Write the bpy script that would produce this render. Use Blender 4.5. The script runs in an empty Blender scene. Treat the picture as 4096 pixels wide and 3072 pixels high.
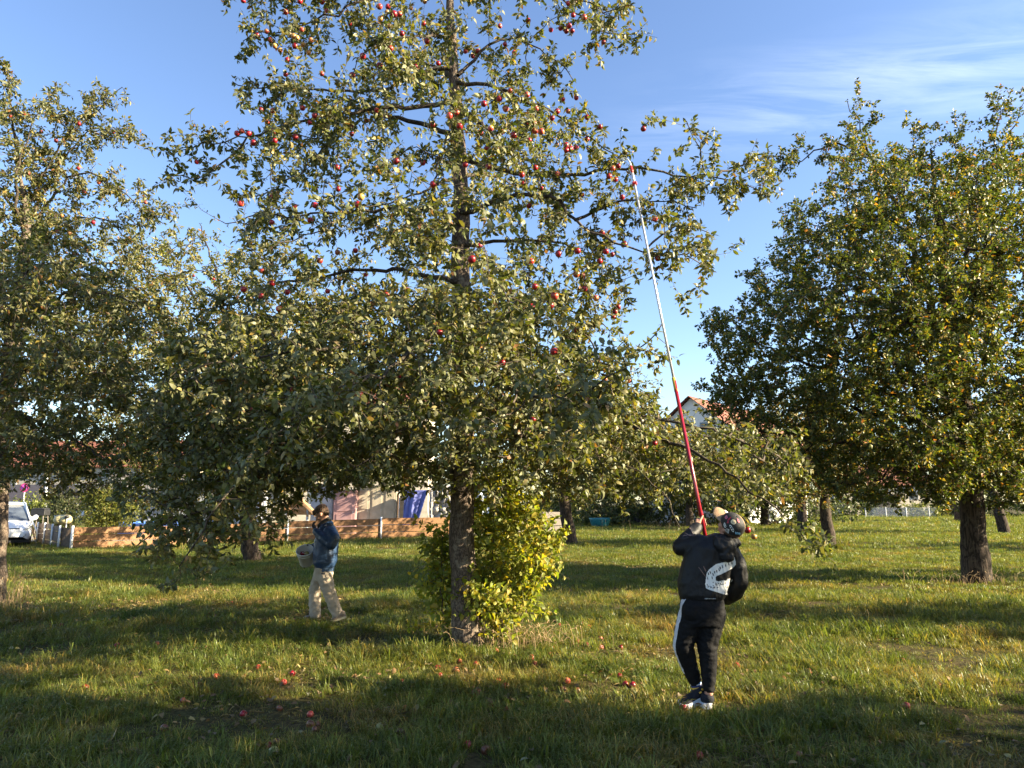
import bpy, bmesh, math, random
import numpy as np
from mathutils import Vector, Matrix, noise as mnoise
from mathutils.bvhtree import BVHTree

# ------------------------------------------------------------------ camera, sky, sun, exposure
SC = bpy.context.scene
COL = SC.collection
CAM_H, PITCH, FPX = 1.6, math.radians(9.6), 2840.0
SUN_EL, SUN_BACK = math.radians(23.0), math.radians(12.0)

cam_d = bpy.data.cameras.new("camera")
cam_d.lens = 24.0
cam_d.sensor_width = 24.0 * 4096 / FPX
cam_d.clip_start, cam_d.clip_end = 0.05, 3000.0
cam = bpy.data.objects.new("camera", cam_d)
cam.location = (0, 0, CAM_H)
cam.rotation_euler = (math.pi / 2 + PITCH, 0, 0)
COL.objects.link(cam)
SC.camera = cam

world = bpy.data.worlds.new("World")
SC.world = world
world.use_nodes = True
wn, wl = world.node_tree.nodes, world.node_tree.links
wn.clear()
w_out = wn.new("ShaderNodeOutputWorld")
w_bg = wn.new("ShaderNodeBackground")
sky = wn.new("ShaderNodeTexSky")
sky.sky_type = 'NISHITA'
sky.sun_disc = False
sky.sun_elevation = SUN_EL
sky.sun_rotation = math.radians(90.0) + SUN_BACK
sky.altitude = 200.0
sky.air_density = 1.0
sky.dust_density = 0.6
sky.ozone_density = 1.6
w_bg.inputs[1].default_value = 0.073
# thin cirrus: noise on the sky direction projected to a flat layer, kept to a broad band
tc = wn.new("ShaderNodeTexCoord")
sep = wn.new("ShaderNodeSeparateXYZ")
wl.new(tc.outputs['Generated'], sep.inputs[0])
def wmath(op, a, b=None, clamp=False):
    n = wn.new("ShaderNodeMath"); n.operation = op; n.use_clamp = clamp
    for i, v in enumerate((a, b)):
        if v is None: continue
        if isinstance(v, (int, float)): n.inputs[i].default_value = v
        else: wl.new(v, n.inputs[i])
    return n.outputs[0]
zc = wmath('MAXIMUM', sep.outputs[2], 0.03)
cx = wmath('DIVIDE', sep.outputs[0], zc)
cy = wmath('DIVIDE', sep.outputs[1], zc)
comb = wn.new("ShaderNodeCombineXYZ")
wl.new(cx, comb.inputs[0]); wl.new(cy, comb.inputs[1])
mp = wn.new("ShaderNodeMapping")
mp.inputs['Rotation'].default_value = (0, 0, math.radians(16))
mp.inputs['Scale'].default_value = (1.3, 5.0, 1)
wl.new(comb.outputs[0], mp.inputs[0])
nz = wn.new("ShaderNodeTexNoise")
nz.inputs['Scale'].default_value = 1.6; nz.inputs['Detail'].default_value = 8
nz.inputs['Roughness'].default_value = 0.62; nz.inputs['Distortion'].default_value = 0.6
wl.new(mp.outputs[0], nz.inputs['Vector'])
# band: distance from a long line of cirrus in the layer
nb = wn.new("ShaderNodeTexNoise")
nb.inputs['Scale'].default_value = 0.28; nb.inputs['Detail'].default_value = 1.0
wl.new(comb.outputs[0], nb.inputs['Vector'])
lin = wmath('ADD', wmath('MULTIPLY', cx, 0.40), cy)          # a long straight band of cirrus in the layer
dist = wmath('ABSOLUTE', wmath('SUBTRACT', lin, 1.93))
band = wmath('SUBTRACT', 1.0, wmath('MULTIPLY', dist, 3.0), True)
reach = wmath('MULTIPLY', wmath('SUBTRACT', cx, 0.20), 2.0, True)
cov = wmath('MULTIPLY', band, reach)
cl = wmath('SUBTRACT', nz.outputs['Fac'], 0.40)
cl = wmath('MULTIPLY', wmath('MULTIPLY', cl, 3.2, True), cov, True)
cl = wmath('MULTIPLY', cl, 0.26)
hsv = wn.new("ShaderNodeHueSaturation")
hsv.inputs['Saturation'].default_value = 1.08
hsv.inputs['Hue'].default_value = 0.507
wl.new(sky.outputs[0], hsv.inputs['Color'])
mixc = wn.new("ShaderNodeMix"); mixc.data_type = 'RGBA'
wl.new(cl, mixc.inputs[0])
wl.new(hsv.outputs[0], mixc.inputs[6])
mixc.inputs[7].default_value = (6.2, 6.6, 7.2, 1)
wl.new(mixc.outputs[2], w_bg.inputs[0])
wl.new(w_bg.outputs[0], w_out.inputs[0])

sun_d = bpy.data.lights.new("sun", 'SUN')
sun_d.energy = 5.0
sun_d.angle = math.radians(0.53)
sun_d.color = (1.0, 0.85, 0.59)
sun = bpy.data.objects.new("sun", sun_d)
SUNV = Vector((math.cos(SUN_BACK) * math.cos(SUN_EL), -math.sin(SUN_BACK) * math.cos(SUN_EL), math.sin(SUN_EL)))
sun.rotation_euler = SUNV.to_track_quat('Z', 'Y').to_euler()
sun.location = SUNV * 60
COL.objects.link(sun)

SC.view_settings.view_transform = 'Standard'
SC.view_settings.look = 'None'
SC.view_settings.gamma = 1.0
SC.view_settings.use_curve_mapping = False
SC.view_settings.exposure = 2.2
try:
    SC.cycles.max_bounces = 6
    SC.cycles.diffuse_bounces = 3
    SC.cycles.glossy_bounces = 2
    SC.cycles.transmission_bounces = 3
    SC.cycles.caustics_reflective = False
    SC.cycles.caustics_refractive = False
except Exception:
    pass

# ------------------------------------------------------------------ helpers
RNG = np.random.default_rng(7)

def P(px, py, Y):
    """world point seen at photo pixel (4096x3072) at forward distance Y"""
    a, b = (px - 2048.0) / FPX, -(py - 1536.0) / FPX
    d = np.array((a, math.cos(PITCH) - b * math.sin(PITCH), math.sin(PITCH) + b * math.cos(PITCH)))
    t = Y / d[1]
    return np.array((0, 0, CAM_H)) + d * t

def G(px, py):
    """point on the ground plane seen at photo pixel"""
    a, b = (px - 2048.0) / FPX, -(py - 1536.0) / FPX
    d = np.array((a, math.cos(PITCH) - b * math.sin(PITCH), math.sin(PITCH) + b * math.cos(PITCH)))
    t = CAM_H / -d[2]
    q = d * t
    return np.array((q[0], q[1], 0.0))

def tag(o, label=None, cat=None, group=None, kind=None):
    if label: o["label"] = label
    if cat: o["category"] = cat
    if group: o["group"] = group
    if kind: o["kind"] = kind
    return o

def empty(name, loc, label=None, cat=None, group=None, kind=None):
    o = bpy.data.objects.new(name, None)
    o.empty_display_size = 0.1
    o.location = Vector(loc)
    COL.objects.link(o)
    return tag(o, label, cat, group, kind)

def link(name, me, mats, parent=None, kind=None):
    """links a mesh given in world coordinates; keeps world placement under its parent"""
    o = bpy.data.objects.new(name, me)
    if mats is not None:
        for m in (mats if isinstance(mats, (list, tuple)) else [mats]):
            me.materials.append(m)
    COL.objects.link(o)
    if parent is not None:
        o.parent = parent
        # parents are never rotated or scaled here: subtract the chain of locations
        off = Vector((0, 0, 0)); p = parent
        while p is not None:
            off += p.location; p = p.parent
        o.location = -off
    if kind: o["kind"] = kind
    return o

def npmesh(name, V, polys, smooth=False, cols=None, mat_idx=None):
    """polys: list of int arrays (n,k)"""
    me = bpy.data.meshes.new(name)
    V = np.asarray(V, dtype=np.float32)
    me.vertices.add(len(V)); me.vertices.foreach_set("co", V.ravel())
    loops = np.concatenate([p.ravel() for p in polys]).astype(np.int32)
    sizes = np.concatenate([np.full(len(p), p.shape[1], np.int32) for p in polys])
    starts = np.concatenate(([0], np.cumsum(sizes)[:-1])).astype(np.int32)
    me.loops.add(len(loops)); me.loops.foreach_set("vertex_index", loops)
    me.polygons.add(len(sizes)); me.polygons.foreach_set("loop_start", starts)
    try: me.polygons.foreach_set("loop_total", sizes)
    except Exception: pass
    if smooth: me.polygons.foreach_set("use_smooth", np.ones(len(sizes), bool))
    if mat_idx is not None: me.polygons.foreach_set("material_index", np.asarray(mat_idx, np.int32))
    if cols is not None:
        at = me.attributes.new("col", 'FLOAT_COLOR', 'POINT')
        c = np.ones((len(V), 4), np.float32); c[:, :3] = cols
        at.data.foreach_set("color", c.ravel())
    me.update(calc_edges=True)
    return me

class MB:
    """collects boxes, bars, tubes, lathes and sheets into one mesh"""
    def __init__(s): s.v = []; s.f = []; s.m = []; s.mi = 0
    def add(s, vs, fs):
        b = len(s.v); s.v += [tuple(map(float, x)) for x in vs]
        for f in fs: s.f.append(tuple(b + i for i in f)); s.m.append(s.mi)
    def box(s, c, size, rz=0.0, axes=None):
        c = Vector(c); h = [x / 2 for x in size]
        if axes is None:
            R = Matrix.Rotation(rz, 3, 'Z'); ax = [R.col[0], R.col[1], R.col[2]]
        else: ax = [Vector(a).normalized() for a in axes]
        vs = [c + ax[0]*h[0]*i + ax[1]*h[1]*j + ax[2]*h[2]*k for k in (-1, 1) for j in (-1, 1) for i in (-1, 1)]
        s.add(vs, [(0,2,3,1),(4,5,7,6),(0,1,5,4),(2,6,7,3),(0,4,6,2),(1,3,7,5)])
    def bar(s, a, b, w, t, up=(0, 0, 1)):
        a, b = Vector(a), Vector(b); d = (b - a); L = d.length; d.normalize()
        u = Vector(up); sd = d.cross(u)
        if sd.length < 1e-4: sd = d.cross(Vector((1, 0, 0)))
        sd.normalize(); u = sd.cross(d)
        s.box((a + b) / 2, (L, t, w), axes=(d, sd, u))
    def tube(s, pts, rad, n=8, cap=True):
        pts = [Vector(p) for p in pts]
        if not hasattr(rad, '__len__'): rad = [rad] * len(pts)
        T = [(pts[min(i+1, len(pts)-1)] - pts[max(i-1, 0)]).normalized() for i in range(len(pts))]
        a = min((Vector((1,0,0)), Vector((0,1,0)), Vector((0,0,1))), key=lambda q: abs(q.dot((pts[-1]-pts[0]).normalized() if (pts[-1]-pts[0]).length > 1e-6 else T[0])))
        vs = []
        for p, t, r in zip(pts, T, rad):
            u = t.cross(a).normalized(); w = t.cross(u)
            vs += [p + (u * math.cos(2*math.pi*k/n) + w * math.sin(2*math.pi*k/n)) * r for k in range(n)]
        fs = [(i*n+k, i*n+(k+1) % n, (i+1)*n+(k+1) % n, (i+1)*n+k) for i in range(len(pts)-1) for k in range(n)]
        if cap: fs += [tuple(reversed(range(n))), tuple(range((len(pts)-1)*n, len(pts)*n))]
        s.add(vs, fs)
    def lathe(s, c, prof, n=16, axis=(0, 0, 1), sx=1.0, sy=1.0):
        z = Vector(axis).normalized(); x = z.orthogonal().normalized(); y = z.cross(x); c = Vector(c)
        vs = []
        for r, h in prof:
            vs += [c + z*h + (x*math.cos(2*math.pi*k/n)*sx + y*math.sin(2*math.pi*k/n)*sy)*r for k in range(n)]
        s.add(vs, [(i*n+k, i*n+(k+1) % n, (i+1)*n+(k+1) % n, (i+1)*n+k) for i in range(len(prof)-1) for k in range(n)])
    def grid(s, rows):
        nr, nc = len(rows), len(rows[0])
        s.add([p for r in rows for p in r], [(i*nc+j, i*nc+j+1, (i+1)*nc+j+1, (i+1)*nc+j) for i in range(nr-1) for j in range(nc-1)])
    def build(s, name, mats, parent=None, smooth=False, kind=None, bevel=0):
        me = bpy.data.meshes.new(name); me.from_pydata(s.v, [], s.f)
        me.polygons.foreach_set("material_index", s.m)
        if smooth: me.polygons.foreach_set("use_smooth", [True] * len(s.f))
        me.update()
        if bevel:
            bm = bmesh.new(); bm.from_mesh(me)
            bmesh.ops.bevel(bm, geom=list(bm.edges), offset=bevel, segments=1, affect='EDGES', clamp_overlap=True)
            bm.to_mesh(me); bm.free()
        return link(name, me, mats, parent, kind)

# ------------------------------------------------------------------ materials
def new_mat(name):
    m = bpy.data.materials.new(name); m.use_nodes = True
    m.node_tree.nodes.clear()
    out = m.node_tree.nodes.new("ShaderNodeOutputMaterial")
    return m, m.node_tree.nodes, m.node_tree.links, out

def surf(name, c1, c2=None, scale=8.0, rough=0.7, bump=0.0, bscale=None, metal=0.0, spec=0.5, stretch=(1, 1, 1), detail=5, lo=0.35, hi=0.65, coord='Object', coat=0.0, c3=None):
    m, n, l, out = new_mat(name)
    b = n.new("ShaderNodeBsdfPrincipled")
    b.inputs['Roughness'].default_value = rough
    b.inputs['Metallic'].default_value = metal
    b.inputs['Specular IOR Level'].default_value = spec
    b.inputs['Coat Weight'].default_value = coat
    l.new(b.outputs[0], out.inputs[0])
    t = n.new("ShaderNodeTexCoord"); mpn = n.new("ShaderNodeMapping")
    mpn.inputs['Scale'].default_value = stretch
    l.new(t.outputs[coord], mpn.inputs[0])
    if c2 is None: c2 = tuple(x * 0.8 for x in c1)
    z = n.new("ShaderNodeTexNoise"); z.inputs['Scale'].default_value = scale; z.inputs['Detail'].default_value = detail
    l.new(mpn.outputs[0], z.inputs['Vector'])
    r = n.new("ShaderNodeValToRGB")
    r.color_ramp.elements[0].position = lo; r.color_ramp.elements[0].color = (*c1, 1)
    r.color_ramp.elements[1].position = hi; r.color_ramp.elements[1].color = (*c2, 1)
    if c3:
        e = r.color_ramp.elements.new((lo + hi) / 2); e.color = (*c3, 1)
    l.new(z.outputs['Fac'], r.inputs[0]); l.new(r.outputs[0], b.inputs['Base Color'])
    if bump:
        z2 = n.new("ShaderNodeTexNoise"); z2.inputs['Scale'].default_value = bscale or scale * 3; z2.inputs['Detail'].default_value = 6
        l.new(mpn.outputs[0], z2.inputs['Vector'])
        bp = n.new("ShaderNodeBump"); bp.inputs['Strength'].default_value = bump; bp.inputs['Distance'].default_value = 0.02
        l.new(z2.outputs['Fac'], bp.inputs['Height']); l.new(bp.outputs[0], b.inputs['Normal'])
    return m

def facing_gloss(n, l, g):
    """reflectance of a waxy two-sided sheet: low face-on, rising at grazing angles"""
    lw = n.new("ShaderNodeLayerWeight"); lw.inputs[0].default_value = 0.5
    p5 = n.new("ShaderNodeMath"); p5.operation = 'POWER'; p5.inputs[1].default_value = 4.0
    l.new(lw.outputs['Facing'], p5.inputs[0])
    ma = n.new("ShaderNodeMath"); ma.operation = 'MULTIPLY_ADD'; ma.inputs[1].default_value = 0.22; ma.inputs[2].default_value = 0.03*g/0.1
    l.new(p5.outputs[0], ma.inputs[0])
    return ma.outputs[0]

def leaf_mat(name, transl=0.38, gloss=0.10, rough=0.42, back=(0.16, 0.18, 0.10), back_mix=0.45):
    """two-sided leaf: per-leaf colour attribute, pale felted underside, light shining through"""
    m, n, l, out = new_mat(name)
    at = n.new("ShaderNodeAttribute"); at.attribute_name = "col"
    geo = n.new("ShaderNodeNewGeometry")
    mx = n.new("ShaderNodeMix"); mx.data_type = 'RGBA'
    bm_ = n.new("ShaderNodeMath"); bm_.operation = 'MULTIPLY'; bm_.inputs[1].default_value = back_mix
    l.new(geo.outputs['Backfacing'], bm_.inputs[0]); l.new(bm_.outputs[0], mx.inputs[0])
    l.new(at.outputs['Color'], mx.inputs[6]); mx.inputs[7].default_value = (*back, 1)
    d = n.new("ShaderNodeBsdfDiffuse"); l.new(mx.outputs[2], d.inputs[0])
    tr = n.new("ShaderNodeBsdfTranslucent")
    g = n.new("ShaderNodeMix"); g.data_type = 'RGBA'; g.blend_type = 'MULTIPLY'; g.inputs[0].default_value = 1
    l.new(at.outputs['Color'], g.inputs[6]); g.inputs[7].default_value = (1.6, 1.65, 0.6, 1)
    l.new(g.outputs[2], tr.inputs[0])
    ms = n.new("ShaderNodeMixShader"); ms.inputs[0].default_value = transl
    l.new(d.outputs[0], ms.inputs[1]); l.new(tr.outputs[0], ms.inputs[2])
    gl = n.new("ShaderNodeBsdfGlossy"); gl.inputs['Roughness'].default_value = rough
    gl.inputs['Color'].default_value = (0.9, 0.9, 0.85, 1)
    fm = facing_gloss(n, l, gloss)
    ms2 = n.new("ShaderNodeMixShader")
    l.new(fm, ms2.inputs[0]); l.new(ms.outputs[0], ms2.inputs[1]); l.new(gl.outputs[0], ms2.inputs[2])
    l.new(ms2.outputs[0], out.inputs[0])
    return m

def bark_mat(name, dark, light, lichen=None, scale=14.0, stretch=(1, 1, 0.22), bump=0.9):
    m, n, l, out = new_mat(name)
    b = n.new("ShaderNodeBsdfPrincipled"); b.inputs['Roughness'].default_value = 0.9
    b.inputs['Specular IOR Level'].default_value = 0.2
    l.new(b.outputs[0], out.inputs[0])
    t = n.new("ShaderNodeTexCoord"); mpn = n.new("ShaderNodeMapping"); mpn.inputs['Scale'].default_value = stretch
    l.new(t.outputs['Object'], mpn.inputs[0])
    v = n.new("ShaderNodeTexVoronoi"); v.feature = 'DISTANCE_TO_EDGE'; v.inputs['Scale'].default_value = scale
    wz = n.new("ShaderNodeTexNoise"); wz.inputs['Scale'].default_value = scale * 0.5; wz.inputs['Detail'].default_value = 6
    l.new(mpn.outputs[0], wz.inputs['Vector'])
    add = n.new("ShaderNodeVectorMath"); add.operation = 'MULTIPLY_ADD'; add.inputs[1].default_value = (0.25, 0.25, 0.25)
    l.new(wz.outputs['Color'], add.inputs[0]); l.new(mpn.outputs[0], add.inputs[2])
    l.new(add.outputs[0], v.inputs['Vector'])
    r = n.new("ShaderNodeValToRGB")
    r.color_ramp.elements[0].position = 0.0; r.color_ramp.elements[0].color = (*dark, 1)
    r.color_ramp.elements[1].position = 0.22; r.color_ramp.elements[1].color = (*light, 1)
    l.new(v.outputs['Distance'], r.inputs[0])
    z = n.new("ShaderNodeTexNoise"); z.inputs['Scale'].default_value = 9; z.inputs['Detail'].default_value = 9; z.inputs['Roughness'].default_value = .7
    l.new(t.outputs['Object'], z.inputs['Vector'])
    rr = n.new("ShaderNodeValToRGB")
    rr.color_ramp.elements[0].position = 0.52; rr.color_ramp.elements[0].color = (0, 0, 0, 1)
    rr.color_ramp.elements[1].position = 0.66; rr.color_ramp.elements[1].color = (1, 1, 1, 1)
    l.new(z.outputs['Fac'], rr.inputs[0])
    mx = n.new("ShaderNodeMix"); mx.data_type = 'RGBA'
    l.new(rr.outputs[0], mx.inputs[0]); l.new(r.outputs[0], mx.inputs[6])
    mx.inputs[7].default_value = (*(lichen or light), 1)
    l.new(mx.outputs[2], b.inputs['Base Color'])
    bp = n.new("ShaderNodeBump"); bp.inputs['Strength'].default_value = bump; bp.inputs['Distance'].default_value = 0.015
    mh = n.new("ShaderNodeMath"); mh.operation = 'MULTIPLY_ADD'; mh.inputs[1].default_value = 0.6
    l.new(z.outputs['Fac'], mh.inputs[0]); l.new(v.outputs['Distance'], mh.inputs[2])
    l.new(mh.outputs[0], bp.inputs['Height']); l.new(bp.outputs[0], b.inputs['Normal'])
    return m

M = {}
M['leaf'] = leaf_mat("apple_leaf", 0.32, 0.08, 0.45, (0.19, 0.19, 0.11), 0.5)
M['leaf_pear'] = leaf_mat("pear_leaf", 0.32, 0.08, 0.42, (0.15, 0.15, 0.06), 0.35)
M['leaf_yellow'] = leaf_mat("shrub_leaf", 0.5, 0.06, 0.5, (0.25, 0.27, 0.08), 0.3)
M['bark'] = bark_mat("apple_bark", (0.040, 0.030, 0.023), (0.165, 0.125, 0.098), (0.25, 0.215, 0.165), 26, (1, 1, .34), .8)
M['bark_dark'] = bark_mat("dark_bark", (0.012, 0.009, 0.007), (0.075, 0.055, 0.042), (0.10, 0.08, 0.055), 16, (1, 1, 0.16))
M['bark_limb'] = bark_mat("apple_limb_bark", (0.020, 0.016, 0.012), (0.085, 0.066, 0.050), (0.13, 0.115, 0.075), 18, (1, 1, 1))
M['twig'] = surf("twig_bark", (0.045, 0.034, 0.025), (0.115, 0.086, 0.06), 9, 0.85, 0.3, 60)
# ------------------------------------------------------------------ trees
def resample(pts, step):
    pts = np.asarray(pts, float)
    if len(pts) > 2:   # Catmull-Rom
        q = np.vstack([2*pts[0]-pts[1], pts, 2*pts[-1]-pts[-2]])
        out = []
        for i in range(1, len(q)-2):
            n = max(2, int(np.linalg.norm(q[i+1]-q[i]) / step))
            for t in np.linspace(0, 1, n, endpoint=False):
                a, b, c, d = q[i-1], q[i], q[i+1], q[i+2]
                out.append(0.5*((2*b)+(c-a)*t+(2*a-5*b+4*c-d)*t*t+(3*b-a-3*c+d)*t**3))
        out.append(pts[-1]); return np.array(out)
    n = max(2, int(np.linalg.norm(pts[1]-pts[0]) / step)+1)
    return pts[0] + (pts[1]-pts[0]) * np.linspace(0, 1, n)[:, None]

def unit(v): return v / (np.linalg.norm(v, axis=-1, keepdims=True) + 1e-9)

class Skeleton:
    def __init__(s, rng):
        s.rng = rng; cap = 120000
        s.p = np.zeros((cap, 3)); s.par = np.full(cap, -1); s.L = np.zeros(cap); s.fix = np.zeros(cap)
        s.kind = np.zeros(cap, np.int8)   # 0 trunk, 1 bough, 2 branch, 3 twig
        s.ok = np.ones(cap, bool); s.n = 0
    def put(s, p, par, fix=0.0, kind=2, ok=True):
        i = s.n; s.p[i] = p; s.par[i] = par; s.fix[i] = fix; s.kind[i] = kind; s.ok[i] = ok
        s.L[i] = 0 if par < 0 else s.L[par] + np.linalg.norm(s.p[i]-s.p[par]); s.n += 1
        return i
    def line(s, pts, radii, kind, step=0.15, attach=True, zmin=0.0, wob=0.02):
        q = resample(pts, step); k = len(q)
        rad = np.interp(np.linspace(0, 1, k), np.linspace(0, 1, len(radii)), radii)
        q[1:] += s.rng.normal(0, wob, (k-1, 3))
        par = -1; i0 = 0
        if attach and s.n:
            d = np.linalg.norm(s.p[:s.n]-q[0], axis=1); par = int(d.argmin())
            if d[par] < 0.06: i0 = 1
        for i in range(i0, k):
            par = s.put(q[i], par, rad[i], kind, q[i][2] > zmin)
        return par
    def reach(s, targets, bias=0.25, step=0.13, wig=0.10, far=9e9):
        """joins each target to the skeleton, nearest targets first"""
        base = s.p[:s.n][s.ok[:s.n]]
        dd = np.concatenate([np.min(np.linalg.norm(targets[k:k+400, None]-base[None], axis=2), axis=1) for k in range(0, len(targets), 400)])
        ends = []
        for ti in np.argsort(dd):
            t = targets[ti]; n = s.n
            d = np.linalg.norm(s.p[:n]-t, axis=1)
            c = d + bias*s.L[:n]*0.25 + (~s.ok[:n])*1e6
            j = int(c.argmin()); D = d[j]
            if D < 0.03: continue
            k = max(1, int(math.ceil(D/step))); a = s.p[j]
            side = s.rng.normal(0, 1, 3); side[2] = abs(side[2])*0.6 - 0.1
            amp = wig*D; par = j
            ph = s.rng.uniform(0, 6.28)
            for i in range(1, k+1):
                f = i/k
                q = a+(t-a)*f + side*amp*math.sin(math.pi*f)*0.6 + s.rng.normal(0, 0.016, 3)*(f < 1)
                par = s.put(q, par, 0, 2)
            ends.append(par)
        return ends
    def twigs(s, nodes, count, length, up=0.1, droop=0.0, center=None, spread=1.0):
        for j in nodes:
            par = s.par[j]
            d0 = unit(s.p[j]-s.p[par]) if par >= 0 else np.array((0, 0, 1.0))
            for _ in range(s.rng.poisson(count)):
                L = s.rng.uniform(*length); k = max(2, int(L/0.07))
                d = unit(d0*0.6 + s.rng.normal(0, 0.62*spread, 3) + np.array((0, 0, up)))
                if center is not None: d = unit(d + 0.35*unit(s.p[j]-center))
                q = s.p[j].copy(); pr = j
                for i in range(k):
                    d = unit(d + s.rng.normal(0, 0.14, 3) + np.array((0, 0, -droop)))
                    q = q + d*(L/k); pr = s.put(q, pr, 0, 3)
    def radii(s, tip=0.0022, e=2.25):
        n = s.n; a = np.zeros(n)
        for i in range(n-1, -1, -1):
            if a[i] == 0: a[i] = tip**e
            if s.par[i] >= 0: a[s.par[i]] += a[i]
        r = a**(1/e)
        f = s.fix[:n]
        return np.where(f > 0, np.where(s.kind[:n] == 0, f, np.maximum(r*0.8, f)), np.minimum(r, 0.06))
    def chains(s, r):
        n = s.n; kids = [[] for _ in range(n)]
        for i in range(n):
            if s.par[i] >= 0: kids[s.par[i]].append(i)
        starts = [i for i in range(n) if s.par[i] < 0]; out = []
        stack = [(None, i) for i in starts]
        while stack:
            p0, i = stack.pop(); ch = [] if p0 is None else [p0]
            while True:
                ch.append(i)
                if not kids[i]: break
                ks = kids[i]
                m = min(ks, key=lambda q: (s.kind[q], -r[q]))
                stack += [(i, q) for q in ks if q != m]
                i = m
            out.append(ch)
        return out

def tubes(chs, p, r, sides=None):
    V, Q = [], []; b = 0
    for ch in chs:
        P_ = p[ch]; R = r[ch].copy()
        if len(ch) > 1: R[0] = min(R[0], R[1]*1.5)
        rm = R.max(); k = sides or (10 if rm > .08 else 7 if rm > 0.03 else 5 if rm > 0.012 else 3)
        T = unit(np.gradient(P_, axis=0)) if len(ch) > 2 else np.repeat(unit(P_[-1:]-P_[:1]), len(ch), 0)
        a = np.eye(3)[np.abs(unit(P_[-1]-P_[0])).argmin()]
        U = unit(np.cross(T, a)); W = np.cross(T, U)
        th = np.arange(k)*2*np.pi/k
        ring = P_[:, None]+(U[:, None]*np.cos(th)[None, :, None]+W[:, None]*np.sin(th)[None, :, None])*R[:, None, None]
        V.append(ring.reshape(-1, 3)); m = len(ch)
        i = np.arange(m-1)[:, None]*k; j = np.arange(k)[None]; j2 = (j+1) % k
        Q.append((b+np.stack([i+j, i+j2, i+k+j2, i+k+j], -1)).reshape(-1, 4)); b += m*k
    if not V: return None
    return np.concatenate(V), np.concatenate(Q)

LEAF7 = np.array([(0, 0, 0), (.30, .5, .10), (.72, .40, .03), (1.0, 0, -.20), (.72, -.40, .03), (.30, -.5, .10), (.5, 0, -.05)])
LEAF7_F = np.array([(0, 1, 6), (1, 2, 6), (2, 3, 6), (3, 4, 6), (4, 5, 6), (5, 0, 6)])
LEAF5 = np.array([(0, 0, 0), (.45, .5, .08), (1.0, 0, -.15), (.45, -.5, .08), (.5, 0, -.05)])
LEAF5_F = np.array([(0, 1, 4), (1, 2, 4), (2, 3, 4), (3, 0, 4)])
LEAF6 = np.array([(0, 0, 0), (.26, .46, .06), (.68, .44, 0), (1.0, 0, -.16), (.68, -.44, 0), (.26, -.46, .06)])
LEAF6_F = np.array([(0, 1, 5), (1, 2, 4), (1, 4, 5), (2, 3, 4)])
LEAF4 = np.array([(0, 0, 0), (.42, .5, .1), (1.0, 0, -.05), (.42, -.5, .1)])
LEAF4_F = np.array([(0, 1, 2), (0, 2, 3)])

def leaf_mesh(base, axis, normal, length, width, cols, tmpl, faces, curl=None):
    n = len(base)
    axis = unit(axis); side = unit(np.cross(normal, axis)); nor = np.cross(axis, side)
    t = np.repeat(tmpl[None], n, 0)
    if curl is not None:
        t[:, :, 2] += -curl[:, None]*t[:, :, 0]**2
        t[:, :, 0] *= (1-0.25*np.abs(curl))[:, None]
    V = base[:, None]+axis[:, None]*(t[:, :, 0]*length[:, None])[..., None]+side[:, None]*(t[:, :, 1]*width[:, None])[..., None]+nor[:, None]*(t[:, :, 2]*length[:, None])[..., None]
    F = faces[None]+(np.arange(n)*len(tmpl))[:, None, None]
    C = np.repeat(cols[:, None], len(tmpl), 1)
    return V.reshape(-1, 3), F.reshape(-1, 3), C.reshape(-1, 3)

PAL_APPLE = [((0.108, 0.117, 0.027), .38), ((0.150, 0.146, 0.038), .32), ((0.056, 0.074, 0.022), .22), ((0.30, 0.22, 0.05), .055), ((0.20, 0.10, 0.04), .025)]
PAL_PEAR = [((0.066, 0.090, 0.020), .46), ((0.105, 0.120, 0.024), .28), ((0.30, 0.22, 0.03), .15), ((0.34, 0.14, 0.04), .03), ((0.042, 0.062, 0.018), .08)]
PAL_FAR = [((0.112, 0.120, 0.024), .50), ((0.160, 0.150, 0.034), .34), ((0.30, 0.22, 0.04), .12), ((0.24, 0.12, 0.04), .04)]
PAL_SHRUB = [((0.19, 0.22, 0.028), .45), ((0.27, 0.27, 0.035), .27), ((0.42, 0.32, 0.03), .2), ((0.11, 0.15, 0.025), .08)]

def leaf_cols(n, pal, rng, clump):
    w = np.array([x[1] for x in pal]); w = w/w.sum()
    idx = rng.choice(len(pal), n, p=w)
    c = np.array([x[0] for x in pal])[idx]
    c = c*rng.uniform(.75, 1.25, (n, 1))*(0.85+0.3*clump[:, None])
    c[:, 0] *= rng.uniform(.88, 1.14, n)
    return c

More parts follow.
